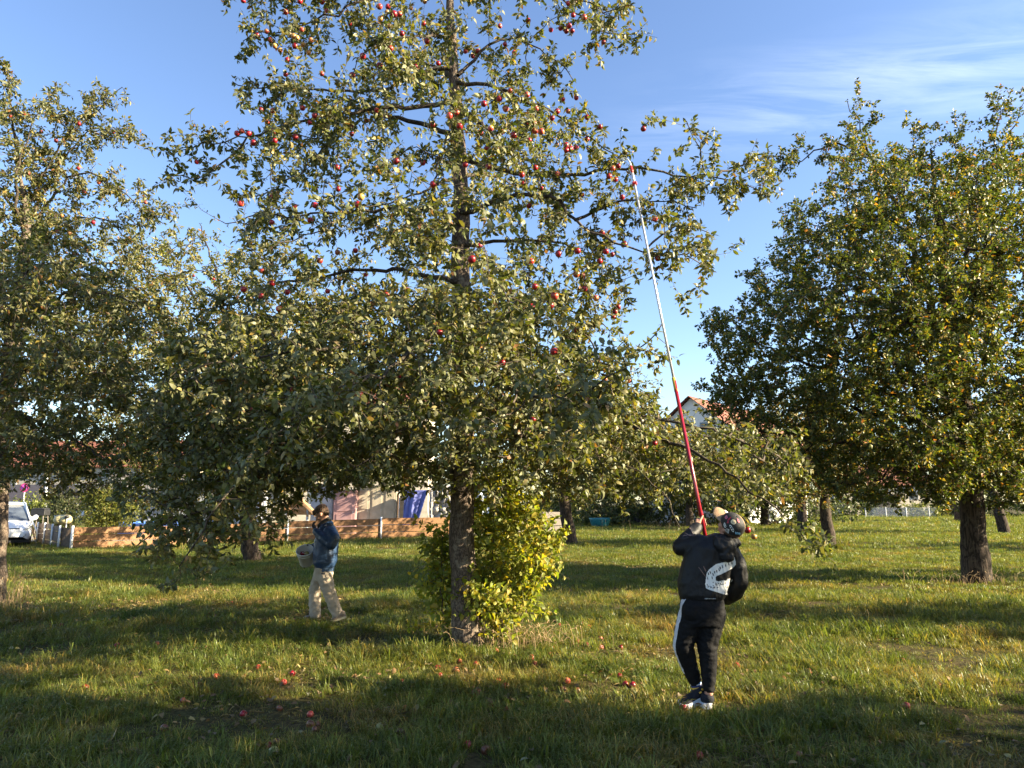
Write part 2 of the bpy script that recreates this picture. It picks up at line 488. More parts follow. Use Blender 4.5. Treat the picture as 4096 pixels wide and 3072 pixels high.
def tree(name, label, group, skel, leaf, pal, leaf_size, per_node, tmpl='7', rmax=0.010, trunk_mat='bark', limb_mat='bark_limb', mat_leaf='leaf',
         loc=None, thick=0.022, cat="tree", droop=0.5, up=0.38, knots=(), aspect=.58, tip=0.0022, spur=(1, 3), trunk_noise=0.012, curlr=(-.1, .5), clear=(), skip_r=0.0):
    rng = skel.rng; r = skel.radii(tip); n = skel.n; p = skel.p[:n]
    chs = skel.chains(r)
    if loc is None: loc = p[0]*np.array((1, 1, 0))
    root = empty(name, loc, label, cat, group)
    tr, limbs, thin = [], [], []
    for ch in chs:
        k = skel.kind[ch[-1] if len(ch) < 3 else ch[1]]
        if skel.kind[ch[1] if len(ch) > 1 else ch[0]] == 0: tr.append(ch)
        elif r[ch[1]] > thick and len(ch) > 4: limbs.append(ch)
        else: thin.append(ch)
    # the trunk continues into its own leader's thin end; keep what is thick in the trunk mesh
    for ch in tr:
        V, Q = tubes([ch], p, r, 18)
        if trunk_noise:
            for i in range(len(V)):
                v = Vector(V[i]); d = mnoise.noise(v*Vector((7, 7, 2.2)))+0.5*mnoise.noise(v*Vector((19, 19, 6)))
                c = p[ch[min(i//18, len(ch)-1)]]; V[i] += unit(V[i]-c)*d*trunk_noise*min(1.0, r[ch[min(i//18, len(ch)-1)]]/0.1)
        link("trunk", npmesh("trunk", V, [Q], True), M[trunk_mat], root)
    for ch in limbs:
        V, Q = tubes([ch], p, r)
        link("limb", npmesh("limb", V, [Q], True), M[limb_mat], root)
    if skip_r: thin = [ch for ch in thin if r[ch[1]] > skip_r]   # wood far below a pixel wide is left out
    t = tubes(thin, p, r)
    if t: link("twigs", npmesh("twigs", t[0], [t[1]], True), M['twig'] if limb_mat == 'bark_limb' else M[limb_mat], root, 'stuff')
    # leaves on thin wood
    par = skel.par[:n]
    cand = np.where((r < rmax) & (par >= 0) & (skel.kind[:n] >= 1))[0]
    w = np.where(skel.kind[cand] == 3, 1.0, 0.62)
    cnt = rng.poisson(per_node*w)
    idx = np.repeat(cand, cnt)
    if clear:
        uv = px_of(p[idx]); bad = np.zeros(len(idx), bool)
        for (x0, y0, x1, y1, Y) in clear: bad |= (uv[:, 0] > x0) & (uv[:, 0] < x1) & (uv[:, 1] > y0) & (uv[:, 1] < y1) & (p[idx, 1] < Y)
        idx = idx[~bad]
    m = len(idx)
    gsz = np.arange(m)//4     # leaves come in spur rosettes
    f = rng.uniform(0, 1, (m//4+1, 1))[gsz]
    a, b = p[par[idx]], p[idx]
    base = a+(b-a)*f
    d0 = unit(b-a)
    out = rng.normal(0, 1, (m, 3)); out -= d0*np.sum(out*d0, 1, keepdims=True); out = unit(out)
    out[:, 2] += 0.15
    ax = unit(d0*rng.uniform(.1, .9, (m, 1))+out*0.9+np.array((0, 0, -droop))*rng.uniform(.2, 1.4, (m, 1)))
    nrm = unit(np.array((0, 0, up))+rng.normal(0, .5, (m, 3))+0.25*d0)
    L = leaf_size*rng.uniform(.42, 1.22, m)
    base = base+ax*L[:, None]*0.22
    cl = np.array([mnoise.noise(Vector(q)*1.7) for q in p[idx[::1]]])*0.5+0.5 if m < 90000 else rng.uniform(0, 1, m)
    cols = leaf_cols(m, pal, rng, cl)
    T, F = {'7': (LEAF7, LEAF7_F), '5': (LEAF5, LEAF5_F), '6': (LEAF6, LEAF6_F), '4': (LEAF4, LEAF4_F)}[tmpl]
    curl = rng.uniform(*curlr, m)
    V, Fc, C = leaf_mesh(base, ax, nrm, L, L*aspect*rng.uniform(.75, 1.1, m), cols, T, F, curl)
    link("foliage", npmesh("foliage", V, [Fc], False, C), M[mat_leaf], root, 'stuff')
    print("TREE", name, "nodes", n, "limbs", len(limbs), "leaves", m, "tris", len(Fc))
    return root

def poly_targets(poly, Y, half, n, rng, front=1.0, edge_pow=1.0):
    """points in the volume whose outline from the photo's viewpoint is poly (pixels), half deep at its middle"""
    poly = np.array(poly, float); lo, hi = poly.min(0), poly.max(0); out = []
    c = poly.mean(0); ext = (hi-lo)/2
    while len(out) < n:
        q = rng.uniform(lo, hi)
        x, y = q; ins = False; j = len(poly)-1
        for i in range(len(poly)):
            xi, yi = poly[i]; xj, yj = poly[j]
            if (yi > y) != (yj > y) and x < (xj-xi)*(y-yi)/(yj-yi)+xi: ins = not ins
            j = i
        if not ins: continue
        e = min(1.0, math.hypot((x-c[0])/ext[0], (y-c[1])/ext[1]))
        h = half*math.sqrt(max(0.12, 1-e*e))
        u = rng.uniform(-1, 1); u = math.copysign(abs(u)**edge_pow, u)
        out.append(P(x, y, Y+u*h*(front if u < 0 else 1)))
    return np.array(out)

def bough_targets(lines, per_m, sig, rng, skip=0.22, down=0.0):
    out = []
    for q in lines:
        q = np.asarray(q); L = np.linalg.norm(np.diff(q, axis=0), axis=1).sum()
        rs = resample(q, 0.05); n = max(3, int(per_m*L))
        for _ in range(n):
            f = skip+(1-skip)*rng.uniform()**0.8
            k = int(f*(len(rs)-1)); s_ = sig*(1.0-0.55*max(0, f-.6)/.4)
            o = rng.normal(0, s_, 3)*np.array((1, 1, .8)); o[2] -= down*abs(rng.normal())*s_
            out.append(rs[k]+o)
    return np.array(out)

def ellipsoid_targets(c, rx, ry, rz, n, rng, pw=0.45):
    d = unit(rng.normal(0, 1, (n, 3))); u = rng.uniform(0.02, 1, n)**pw
    lump = np.array([1+0.28*mnoise.noise(Vector(q)*2.1+Vector(c)) for q in d])
    return np.asarray(c)+d*(u*lump)[:, None]*np.array((rx, ry, rz))
ORD = ["first","second","third","fourth","fifth","sixth","seventh","eighth","ninth","tenth","eleventh","twelfth","thirteenth","fourteenth","fifteenth","sixteenth","seventeenth","eighteenth","nineteenth","twentieth"]
# ------------------------------------------------------------------ the apple trees and pear tree in the photograph
def px_of(q):
    q = np.atleast_2d(q)-np.array((0, 0, CAM_H))
    y = q[:, 1]*math.cos(PITCH)+q[:, 2]*math.sin(PITCH); z = -q[:, 1]*math.sin(PITCH)+q[:, 2]*math.cos(PITCH)
    return np.stack([2048+FPX*q[:, 0]/y, 1536-FPX*z/y], 1)

def bl(Y, pts): return [P(x, y, Y+d) for x, y, d in pts]

HANG, APPLE_SPECS = [], []
def hang_apples(sk, pixels, window=55, tree_id="", depth=None):
    """an apple hangs below the front-most twig near each listed view ray; a short twig is grown down to it"""
    n0 = sk.n
    uv = px_of(sk.p[:n0]); Yn = sk.p[:n0, 1]; thin = sk.kind[:n0] >= 2
    for (x, y) in pixels:
        d = np.hypot(uv[:, 0]-x, (uv[:, 1]-(y-22)))
        c = np.where(thin & (d < window))[0]
        if len(c) == 0: c = np.array([int(np.argmin(d+(~thin)*200))])
        o_ = c[np.argsort(Yn[c]+d[c]*0.008)]; j = int(o_[int(len(o_)*sk.rng.uniform(0, .32))])
        a = P(x, y, Yn[j]); top = a+np.array((0, 0, 0.045))
        k = max(1, int(np.linalg.norm(top-sk.p[j])/0.05)); par = j
        for i in range(1, k+1):
            f = i/k; q = sk.p[j]+(top-sk.p[j])*f+np.array((0, 0, 0.02*math.sin(math.pi*f)))
            par = sk.put(q, par, 0, 2)
        APPLE_SPECS.append((a, x, y, tree_id))

def crop(lst, ox, oy, s): return [(ox+x*s, oy+y*s) for x, y in lst]

A_MAIN = crop([(502,5),(815,90),(605,262),(675,232),(704,296),(935,220),(885,340),(828,443),(815,550),(985,390),(875,268),(900,280),(735,340),(775,370),(945,330),(1003,297),(1085,15),(920,10),(1118,80),(1290,175),(1508,50),(1563,90),(1570,50),(1515,140),(1577,193),(1615,105),(1655,105),(1673,250),(1740,60),(1840,10),(1833,175),(1858,305),(1505,345),(1590,358),(1385,415),(1508,485),(1082,545),(1305,557),(1775,490),(1940,468),(2140,382),(2195,415),(2035,585),(940,797),(718,817),(633,810),(680,902),(1028,855),(993,905),(865,860),(1300,932),(1303,990),(1485,815),(1560,850),(1415,890),(1900,920),(2077,830),(2097,932),(2023,855),(458,985),(492,967),(543,987),(577,1055),(728,970),(735,1040),(888,1012),(160,1195),(1195,1235),(1630,1190),(1828,1200),(2140,1215),(1903,1360),(482,1502),(712,1450),(1035,1402),(1203,1395),(882,1522),(1033,1515),(1370,1453),(1348,1510),(1363,1567),(715,1640),(998,1625)], 700, 0, .5425)
A_MAIN += crop([(315,165),(347,280),(430,275),(405,333),(97,325),(175,325),(493,132),(637,190),(745,22),(778,97),(848,110),(698,180),(772,195),(735,197),(753,165),(970,268),(380,575),(487,600),(313,625),(214,657),(352,690),(43,712),(798,620),(715,628),(747,705),(677,705),(645,748),(867,742),(545,688),(947,803),(1222,815),(533,782),(482,778),(537,828),(577,832),(500,888),(403,855),(257,812),(322,835),(190,840),(60,800),(233,937),(865,880),(675,917),(733,920),(735,950),(760,942),(797,935),(97,1040),(243,1055),(540,1060),(678,1100),(453,1105),(463,1165),(580,1192),(567,1247),(833,1232),(500,1302),(1030,1065),(1063,1050),(1005,1115),(1045,1135),(1087,1247),(1295,1383),(960,1472),(1102,1545),(984,1590),(1025,1610),(1313,1635),(806,1587),(685,1605),(185,1553),(945,1650),(512,1653)], 1800, 0, .633)
A_MAIN += crop([(1068,265),(1197,203),(1330,190),(640,340),(715,430),(505,475),(635,525),(767,620),(828,495),(1125,490),(1405,367),(1705,480),(1560,517),(1950,793),(1655,1115),(865,1215),(1213,1230),(1355,1255),(578,1357)], 700, 900, .5425)
A_MAIN += crop([(728,535),(785,603),(925,595),(1115,365),(1160,375),(1120,192),(1175,472),(1260,540),(1290,270),(1425,605),(1400,640),(1390,682),(1120,775),(955,525),(810,455),(585,720),(410,915),(570,1015),(910,1055),(885,1020),(950,935),(1500,1150),(1325,1140),(1160,1340),(1365,1350),(795,1437),(1840,1620),(1695,1610),(345,255)], 1700, 900, .5425)
A_MAIN += [(2990, 2121), (3016, 2147)]
A_LEFT = crop([(180,470),(303,603),(413,668),(582,545),(835,605),(75,487),(578,873),(412,913),(335,815),(210,910),(728,978),(620,1045),(1072,1125),(455,1222),(687,1272),(425,1337),(510,1352),(557,1503)], 0, 200, .5425)
A_BACK = crop([(78,388),(138,375),(285,400)], 700, 900, .5425)

CLEAR = [(1200, 1985, 1400, 2520, 10.6), (2660, 2020, 3000, 2900, 6.3), (1430, 2010, 1780, 2160, 30), (0, 2000, 330, 2200, 30)]
# ---- the big apple tree
YM = 8.43
sk = Skeleton(np.random.default_rng(11))
trunk = bl(YM, [(1872,2600,0),(1865,2480,0),(1852,2250,0),(1848,2050,0),(1846,1850,.02),(1852,1600,.05),(1846,1300,.08),(1842,1050,.1),(1846,820,.1),(1832,560,.1),(1815,300,.05),(1800,30,0),(1795,-250,0),(1800,-520,0)])
sk.line(trunk, [.185,.150,.140,.135,.135,.125,.115,.10,.085,.07,.055,.042,.028,.012], 0, 0.12, zmin=1.9, wob=0.006)
boughs = [
 [(1800,270,0),(1600,320,.1),(1500,365,.1),(1250,350,.2),(1000,345,.1),(930,330,.1)],
 [(1795,-50,0),(1500,-10,-.2),(1150,120,-.3),(970,150,-.3)],
 [(1795,-100,0),(1500,-150,.3),(1200,-80,.4),(900,0,.3)],
 [(1825,420,0),(1500,430,-.3),(1250,480,-.5),(1000,545,-.6),(780,590,-.6),(690,612,-.6)],
 [(1000,545,-.6),(880,660,-.7),(770,720,-.7),(740,700,-.7)],
 [(1840,540,0),(1450,440,.4),(1378,455,.3),(1270,630,.2),(1100,760,0),(960,805,0)],
 [(1845,900,0),(1650,830,-.2),(1400,850,-.3),(1200,855,-.4),(1000,860,-.4),(900,905,-.4)],
 [(1845,1130,0),(1500,1080,.3),(1200,1120,.4),(950,1200,.4),(780,1260,.3)],
 [(1850,1420,0),(1730,1385,-.5),(1530,1367,-1.0),(1250,1400,-1.6),(900,1440,-1.9),(650,1540,-2.0)],
 [(1848,1780,0),(1600,1860,.2),(1350,1840,-.2),(1120,1900,-.5),(900,2010,-.7),(700,2080,-.9),(560,2180,-1.0)],
 [(1846,1680,0),(1500,1620,-.8),(1180,1720,-1.6),(950,1930,-2.2),(800,2120,-2.4),(730,2260,-2.4)],
 [(1848,1600,0),(1500,1560,.8),(1100,1600,1.2),(800,1700,1.3),(560,1850,1.2)],
 [(1800,-250,0),(2050,-150,0),(2250,0,0),(2400,120,0),(2520,140,0)],
 [(1800,-200,0),(2000,-200,-.4),(2250,-60,-.6),(2420,40,-.7),(2500,10,-.7)],
 [(1832,330,0),(1955,345,-.2),(2150,420,-.4),(2243,468,-.5),(2370,563,-.6),(2490,640,-.6)],
 [(1835,300,0),(1960,180,.1),(2080,160,.2),(2250,270,.2),(2290,320,.2)],
 [(1838,640,0),(2100,690,-.1),(2300,695,-.2),(2500,670,-.3),(2700,695,-.3),(2900,712,-.3),(3030,765,-.3)],
 [(2830,700,-.3),(2800,590,-.3),(2750,490,-.3)],
 [(2850,705,-.3),(3000,650,-.2),(3120,615,-.2)],
 [(1844,850,0),(2150,780,-.4),(2335,905,-.6),(2405,943,-.7),(2568,1014,-.8),(2730,1025,-.8),(2860,1090,-.8)],
 [(2568,1014,-.8),(2700,900,-.8),(2830,930,-.8)],
 [(2300,880,-.5),(2500,800,-.4),(2650,810,-.4),(2780,830,-.4)],
 [(1842,980,0),(2150,960,.2),(2362,1025,.2),(2420,1160,.1),(2465,1240,.1)],
 [(1848,1180,0),(2100,1210,.3),(2350,1270,.5),(2480,1330,.5)],
 [(1850,1450,0),(2025,1545,-1.6),(2215,1589,-2.6),(2350,1545,-3.1),(2510,1475,-3.3)],
 [(1848,1480,0),(2200,1440,-.5),(2450,1410,-1.0),(2590,1370,-1.2),(2640,1290,-1.2)],
 [(1850,1660,0),(2215,1724,.1),(2300,1790,.1),(2500,1860,-.1),(2650,1960,-.2),(2720,2100,-.3)],
 [(1852,1600,0),(2300,1620,.5),(2700,1690,.6),(2950,1760,.4),(3120,1850,.3)],
 [(2500,1690,.3),(2750,1800,-.6),(2950,1920,-1.2),(3150,2080,-1.5),(3285,2205,-1.6)],
 [(1848,1300,0),(1720,1340,-1.2),(1560,1470,-2.3),(1350,1560,-3.0),(1180,1640,-3.2)],
 [(1845,1000,0),(1900,1050,-1.2),(1990,1150,-2.1),(2080,1260,-2.6)],
 [(1842,700,0),(1740,740,-1.1),(1600,800,-1.9),(1450,850,-2.2)],
 [(1830,450,0),(1900,480,-.9),(1990,560,-1.6),(2090,620,-1.9)],
 [(1810,150,0),(1720,140,-.8),(1600,150,-1.4),(1450,210,-1.6)],
 [(1846,1550,0),(1700,1620,-1.2),(1550,1760,-1.9),(1420,1880,-2.2)],
 [(1850,1350,0),(1950,1300,1.2),(2050,1350,2.4),(2150,1500,2.9)],
 [(1845,1000,0),(1700,960,1.2),(1550,980,2.2),(1400,1050,2.6)],
 [(1840,700,0),(1950,700,1.1),(2100,760,2.0),(2250,840,2.3)],
 [(1820,300,0),(1720,260,1.0),(1600,260,1.7),(1450,320,2.0)],
]
brad = []
for b in boughs:
    q = bl(YM, b); L = np.linalg.norm(np.diff(np.array(q), axis=0), axis=1).sum()
    r0 = 0.011+0.0068*L
    sk.line(q, [r0, r0*.75, r0*.5, r0*.3, .006], 1, 0.13, wob=0.018)
    brad.append(q)
rng = sk.rng
hi_ = [q for q in brad if min(v[2] for v in q) > 4.6]; lo_ = [q for q in brad if min(v[2] for v in q) <= 4.6]
hang_ = [q for q in lo_ if q[-1][2] < 1.9]; lo_ = [q for q in lo_ if q[-1][2] >= 1.9]
T1 = np.concatenate([bough_targets(hi_, 12, 0.20, rng, 0.15, 0.5), bough_targets(lo_, 13, 0.28, rng, 0.15, 0.5), bough_targets(hang_, 7, .2, rng, .2, .5)])
polyM = [(1250,-350),(1950,-350),(2030,180),(2180,400),(2300,620),(2380,1000),(2420,1350),(2560,1500),(2640,1700),(2700,1880),(2450,1960),(1950,1960),(1700,1930),(1300,1930),(900,2000),(640,1900),(620,1550),(900,1250),(950,900),(950,620),(1200,300),(1000,160)]
T2 = poly_targets(polyM, YM, 2.3, 820, rng)
T2 = T2[(T2[:, 2] < 4.8) | (rng.uniform(0, 1, len(T2)) < .62)]
polyD = [(700,1350),(1500,1150),(2100,1250),(2480,1450),(2600,1800),(2400,1930),(1300,1900),(800,1950),(560,1750)]
T3 = poly_targets(polyD, YM-0.3, 2.5, 1300, rng)
T4 = poly_targets([(2350,1650),(2620,1600),(2780,1720),(3050,1750),(3200,1860),(3150,1960),(2900,1990),(2720,1990),(2450,1980)], YM+1.6, 1.1, 260, rng)
T5 = poly_targets([(470,1900),(1250,1900),(1190,2060),(980,2150),(860,2240),(760,2310),(620,2200),(480,2080)], YM-.6, 1.1, 80, rng)
T = np.concatenate([T1, T2, T3, T4, T5]); T = T[T[:, 2] > 0.6]
sd_ = (T[:, 0]-.2)/SUNV.x; yh, zh = T[:, 1]-SUNV.y*sd_, T[:, 2]-SUNV.z*sd_   # the shrub at the trunk stands in the sun
T = T[~((T[:, 0] > .75) & (np.abs(yh-8.6) < .5) & (zh > .3) & (zh < 2.35) & (rng.uniform(0, 1, len(T)) < .85))]
uvT = px_of(T); T = T[~((uvT[:, 0] > 1190) & (uvT[:, 0] < 1800) & (uvT[:, 1] > 1985) & (T[:, 1] < 10.5))]
ends = sk.reach(T, 0.25, 0.13, 0.10)
sk.twigs(ends, 1.7, (.12, .38), up=0.05, droop=0.03)
hang_apples(sk, A_MAIN, tree_id="big")
big_tree = tree("apple_tree", "big apple tree full of red apples beside the pole, with a pale scarred trunk", "apple trees of the orchard", sk, 'leaf', PAL_APPLE, .072, 6.6, '6', rmax=.0085, aspect=.50, clear=CLEAR, curlr=(0, .7))
SK_BIG = sk
# pruning scars on the trunk: a swollen collar round a dark hollow
for (x, y, r_, dx, dy) in ((1868, 1790, .075, .25, -1), (1806, 1978, .05, -.45, -.9), (1822, 2060, .035, -.2, -1), (1872, 2330, .03, .3, -1)):
    c = Vector(P(x, y, YM)); t_ = Vector(np.array([np.interp(c.z, [q[2] for q in trunk], [q[i] for q in trunk]) for i in range(3)])); d = Vector((dx, dy, .1)).normalized()
    ctr = Vector((t_.x, t_.y, c.z))+d*.112; m = MB()
    m.lathe(ctr, [(r_*1.25, -.03), (r_*1.2, .0), (r_*1.05, .028), (r_*.85, .034), (r_*.66, .022), (r_*.5, -.01)], 16, axis=d, sy=1.25)
    m.mi = 1; m.lathe(ctr, [(r_*.52, -.01), (r_*.3, -.02), (0, -.022)], 16, axis=d, sy=1.25)
    m.build("knot", [M['bark'], M['bark_dark']], big_tree, True)

# ---- the apple tree at the edge, trunk cut by the frame
YL = 11.5
sk = Skeleton(np.random.default_rng(5))
sk.line(bl(YL, [(-28,2440,0),(-14,2200,0),(2,1950,0),(12,1750,0),(34,1500,0),(68,1200,0),(105,900,0),(70,640,0),(40,400,0),(25,280,0)]), [.17,.14,.13,.125,.12,.105,.06,.028,.014,.006], 0, 0.13, zmin=1.8, wob=.008)
bo = [
 [(105,900,0),(72,640,0),(42,400,0),(26,285,0)],
 [(100,950,0),(60,760,-.3),(110,560,-.4),(170,420,-.4),(235,330,-.4)],
 [(100,880,0),(180,680,.2),(260,560,.2),(370,460,.2),(485,348,.2)],
 [(105,900,0),(250,640,.6),(380,520,.6),(540,555,.6)],
 [(90,1050,0),(200,800,.3),(330,690,.3),(440,740,.3),(560,820,.3),(645,870,.3)],
 [(85,1100,0),(250,900,-.3),(420,880,-.4),(520,960,-.4),(640,1000,-.4)],
 [(75,1200,0),(260,1080,.6),(480,1050,.8),(640,1120,.8),(760,1230,.8)],
 [(65,1300,0),(250,1180,-1.3),(450,1180,-2.1),(620,1280,-2.4)],
 [(60,1400,0),(330,1330,.3),(560,1350,.4),(760,1430,.4)],
 [(55,1480,0),(300,1480,-1.2),(520,1560,-1.8),(680,1700,-2.0)],
 [(50,1550,0),(300,1600,.5),(520,1700,.7),(650,1850,.7)],
 [(45,1650,0),(220,1720,-1.5),(400,1820,-2.2),(540,1930,-2.4)],
 [(40,1780,0),(150,1860,-.4),(250,1900,-.6),(390,1960,-.7)],
 [(50,1500,0),(150,1450,-2.2),(250,1380,-3.6),(330,1330,-4.2)],
 [(60,1350,0),(50,1200,-1.8),(120,1080,-3.0),(220,1050,-3.6)],
 [(40,1700,0),(-150,1600,-1.0),(-350,1650,-1.6)],
 [(75,1200,0),(-100,1000,.3),(-350,900,.4),(-600,1000,.4)],
 [(60,1400,0),(-200,1300,-.6),(-500,1350,-.9)],
 [(100,900,0),(-50,700,.3),(-250,600,.4)],
 [(60,1350,0),(200,1250,1.4),(320,1300,2.6)],
]
br = []
for b in bo:
    q = bl(YL, b); L = np.linalg.norm(np.diff(np.array(q), axis=0), axis=1).sum(); r0 = 0.010+.0075*L
    sk.line(q, [r0, r0*.7, r0*.45, r0*.28, .006], 1, 0.14, wob=.02); br.append(q)
rng = sk.rng
T1 = np.concatenate([bough_targets(br, 11, .24, rng, .15, .3), bough_targets(br[:6], 7, .16, rng, .1, .2)])
T2 = poly_targets([(-500,800),(30,760),(300,900),(520,1080),(700,1280),(680,1500),(640,1800),(420,1960),(150,1960),(-500,1950)], YL, 2.9, 560, rng)
T2b = poly_targets([(-400,1000),(300,950),(480,1200),(560,1600),(420,1930),(-400,1950)], YL-1.2, 2.4, 620, rng)
T = np.concatenate([T1, T2, T2b]); T = T[T[:, 2] > 1.3]
ends = sk.reach(T)
sk.twigs(ends, 1.7, (.12, .36), up=.15)
hang_apples(sk, A_LEFT, tree_id="edge")
tree("apple_tree", "apple tree cut by the frame, few apples, its trunk beside the parked white car", "apple trees of the orchard", sk, 'leaf', PAL_APPLE[:3]+[((0.28,.21,.05),.10),((.22,.11,.04),.05)], .082, 6.4, '4', rmax=.009, aspect=.5, clear=CLEAR, curlr=(0, .6))

# ---- the apple tree behind the boy
YB = 21.0
sk = Skeleton(np.random.default_rng(23))
sk.line(bl(YB, [(1010,2250,0),(1000,2150,0),(985,2000,0),(960,1800,0),(930,1600,0),(890,1400,0)]), [.26,.22,.2,.18,.14,.09], 0, .2, zmin=1.2)
for b in [[(960,1800,0),(750,1500,0),(600,1200,0),(430,950,0)], [(930,1600,0),(800,1250,.3),(680,1000,.3),(640,930,.3)], [(900,1450,0),(880,1150,0),(820,960,0),(800,890,0)], [(960,1780,0),(700,1650,-1),(500,1550,-1.4)], [(930,1600,0),(1050,1250,.5),(1120,1000,.5)], [(970,1850,0),(800,1850,-1.5),(620,1950,-2)], [(950,1700,0),(1150,1600,.5),(1350,1600,.6)], [(940,1650,0),(900,1500,-2),(820,1350,-3)]]:
    q = bl(YB, b); sk.line(q, [.09, .06, .03, .01], 1, .2, wob=.03)
rng = sk.rng
T = poly_targets([(400,930),(560,1000),(680,930),(800,880),(900,1000),(1150,950),(1350,1200),(1400,1700),(1150,1960),(900,2000),(600,1960),(380,1700),(330,1300)], YB, 3.2, 900, rng)
Tb = poly_targets([(600,1300),(1250,1250),(1400,1700),(1200,1960),(900,2080),(560,2060),(500,1700)], YB+4, 1.6, 360, rng)  # rear crown added so that its shade falls on the plank fence
Tc = poly_targets([(480,1850),(1250,1850),(1220,2050),(1060,2140),(760,2130),(500,2060)], YB-1.5, 1.8, 130, rng)
T = np.concatenate([T, Tb, Tc])
ends = sk.reach(T, step=.2)
sk.twigs(ends, 1.6, (.2, .5), up=.1)
hang_apples(sk, A_BACK, 40, "behind")
tree("apple_tree", "apple tree with a dark leaning trunk behind the boy, yellowing leaves against the sky", "apple trees of the orchard", sk, 'leaf', PAL_FAR, .12, 5.0, '4', rmax=.016, tip=.004, thick=.035, skip_r=.0055, trunk_mat='bark_dark', limb_mat='bark_dark')

# ---- the tall pear tree
YP = 15.2
sk = Skeleton(np.random.default_rng(31))
sk.line(bl(YP, [(3912,2345,0),(3905,2250,0),(3895,2120,0),(3885,1980,0),(3880,1850,0),(3860,1700,0),(3830,1500,0),(3800,1250,.2),(3760,1000,.2),(3740,760,.2),(3720,600,.2)]), [.29,.235,.215,.21,.205,.19,.15,.11,.08,.05,.02], 0, .16, zmin=1.9, wob=.01)
bo = [
 [(3870,1800,0),(3960,1740,-.5),(4050,1640,-.8),(4150,1400,-.8),(4250,1100,-.6)],
 [(3860,1720,0),(3700,1560,0),(3560,1350,0),(3450,1100,0),(3380,850,0)],
 [(3830,1500,0),(3700,1150,.4),(3600,850,.4),(3480,640,.4),(3340,570,.4),(3200,640,.4),(3110,680,.4)],
 [(3480,640,.4),(3440,520,.4),(3395,400,.4)], [(3600,850,.4),(3640,650,.5),(3650,490,.5)],
 [(3760,1000,0),(3800,700,0),(3850,450,0)], [(3800,1250,0),(3900,900,-.4),(3980,600,-.4),(4005,380,-.4)], [(4000,600,-.4),(4060,500,-.4),(4096,410,-.4)],
 [(3800,1250,0),(4100,950,.5),(4350,700,.5)],
 [(3700,1560,0),(3450,1350,-.8),(3250,1150,-1),(3150,950,-1)],
 [(3700,1560,0),(3400,1450,.6),(3150,1300,.8),(2990,1120,.8)],
 [(3700,1620,0),(3350,1500,0),(3050,1380,0),(2820,1300,0)],
 [(3850,1700,0),(3500,1650,.5),(3150,1560,.8),(2860,1560,.8)],
 [(3860,1760,0),(3500,1780,-.5),(3200,1750,-.8),(2950,1700,-.8)],
 [(3870,1830,0),(3650,1880,-1.2),(3450,1930,-1.8),(3300,1930,-2.0)],
 [(3875,1850,0),(3700,1930,1.0),(3520,1980,1.4),(3440,1990,1.4)],
 [(3870,1800,0),(3800,1750,-1.8),(3750,1780,-3.0),(3700,1850,-3.4)],
 [(3870,1820,0),(3980,1830,-1.4),(4060,1900,-2.2),(4100,1960,-2.4)],
 [(3860,1700,0),(3700,1400,-1.8),(3600,1200,-2.8)], [(3830,1500,0),(3900,1200,-1.8),(3950,950,-2.4)],
 [(3870,1750,0),(4200,1750,0),(4500,1800,.3)], [(3850,1650,0),(4250,1450,.8),(4600,1350,1)],
 [(3700,1400,0),(3850,1200,2),(3950,1000,2.8)], [(3750,1500,0),(3550,1300,2.2),(3400,1200,3)],
]
br = []
for b in bo:
    q = bl(YP, b); L = np.linalg.norm(np.diff(np.array(q), axis=0), axis=1).sum(); r0 = 0.014+.011*L
    sk.line(q, [r0, r0*.72, r0*.45, r0*.25, .008], 1, .18, wob=.03); br.append(q)
rng = sk.rng
T1 = bough_targets(br, 8, .34, rng, .15, 0)
T2 = poly_targets([(3330,600),(3420,540),(3560,650),(3650,600),(3760,680),(3850,600),(3960,650),(4010,540),(4096,620),(4500,800),(4750,1200),(4700,1800),(4400,2020),(4050,2050),(3720,2010),(3450,2000),(3150,1930),(2900,1780),(2860,1680),(2790,1560),(2900,1450),(2790,1300),(3000,1250),(2990,1080),(3130,1000),(3130,860),(3320,760)], YP, 3.4, 3000, rng)
T3 = poly_targets([(3450,700),(3750,600),(4000,700),(4300,1000),(4300,1700),(3900,1950),(3500,1850),(3200,1600),(3250,1200)], YP-2.2, 1.6, 700, rng)
T = np.concatenate([T1, T2, T3]); T = T[T[:, 2] > 1.5]
ends = sk.reach(T, step=.17)
sk.twigs(ends, 1.7, (.16, .42), up=.35)
tree("pear_tree", "tall dense pear tree turning yellow on top, with a thick dark furrowed trunk", None, sk, 'leaf', PAL_PEAR, .080, 9.0, '4', rmax=.014, trunk_mat='bark_dark', limb_mat='bark_dark', mat_leaf='leaf_pear', tip=.003, skip_r=.0045, thick=.03, aspect=.66, droop=.25, trunk_noise=.02)

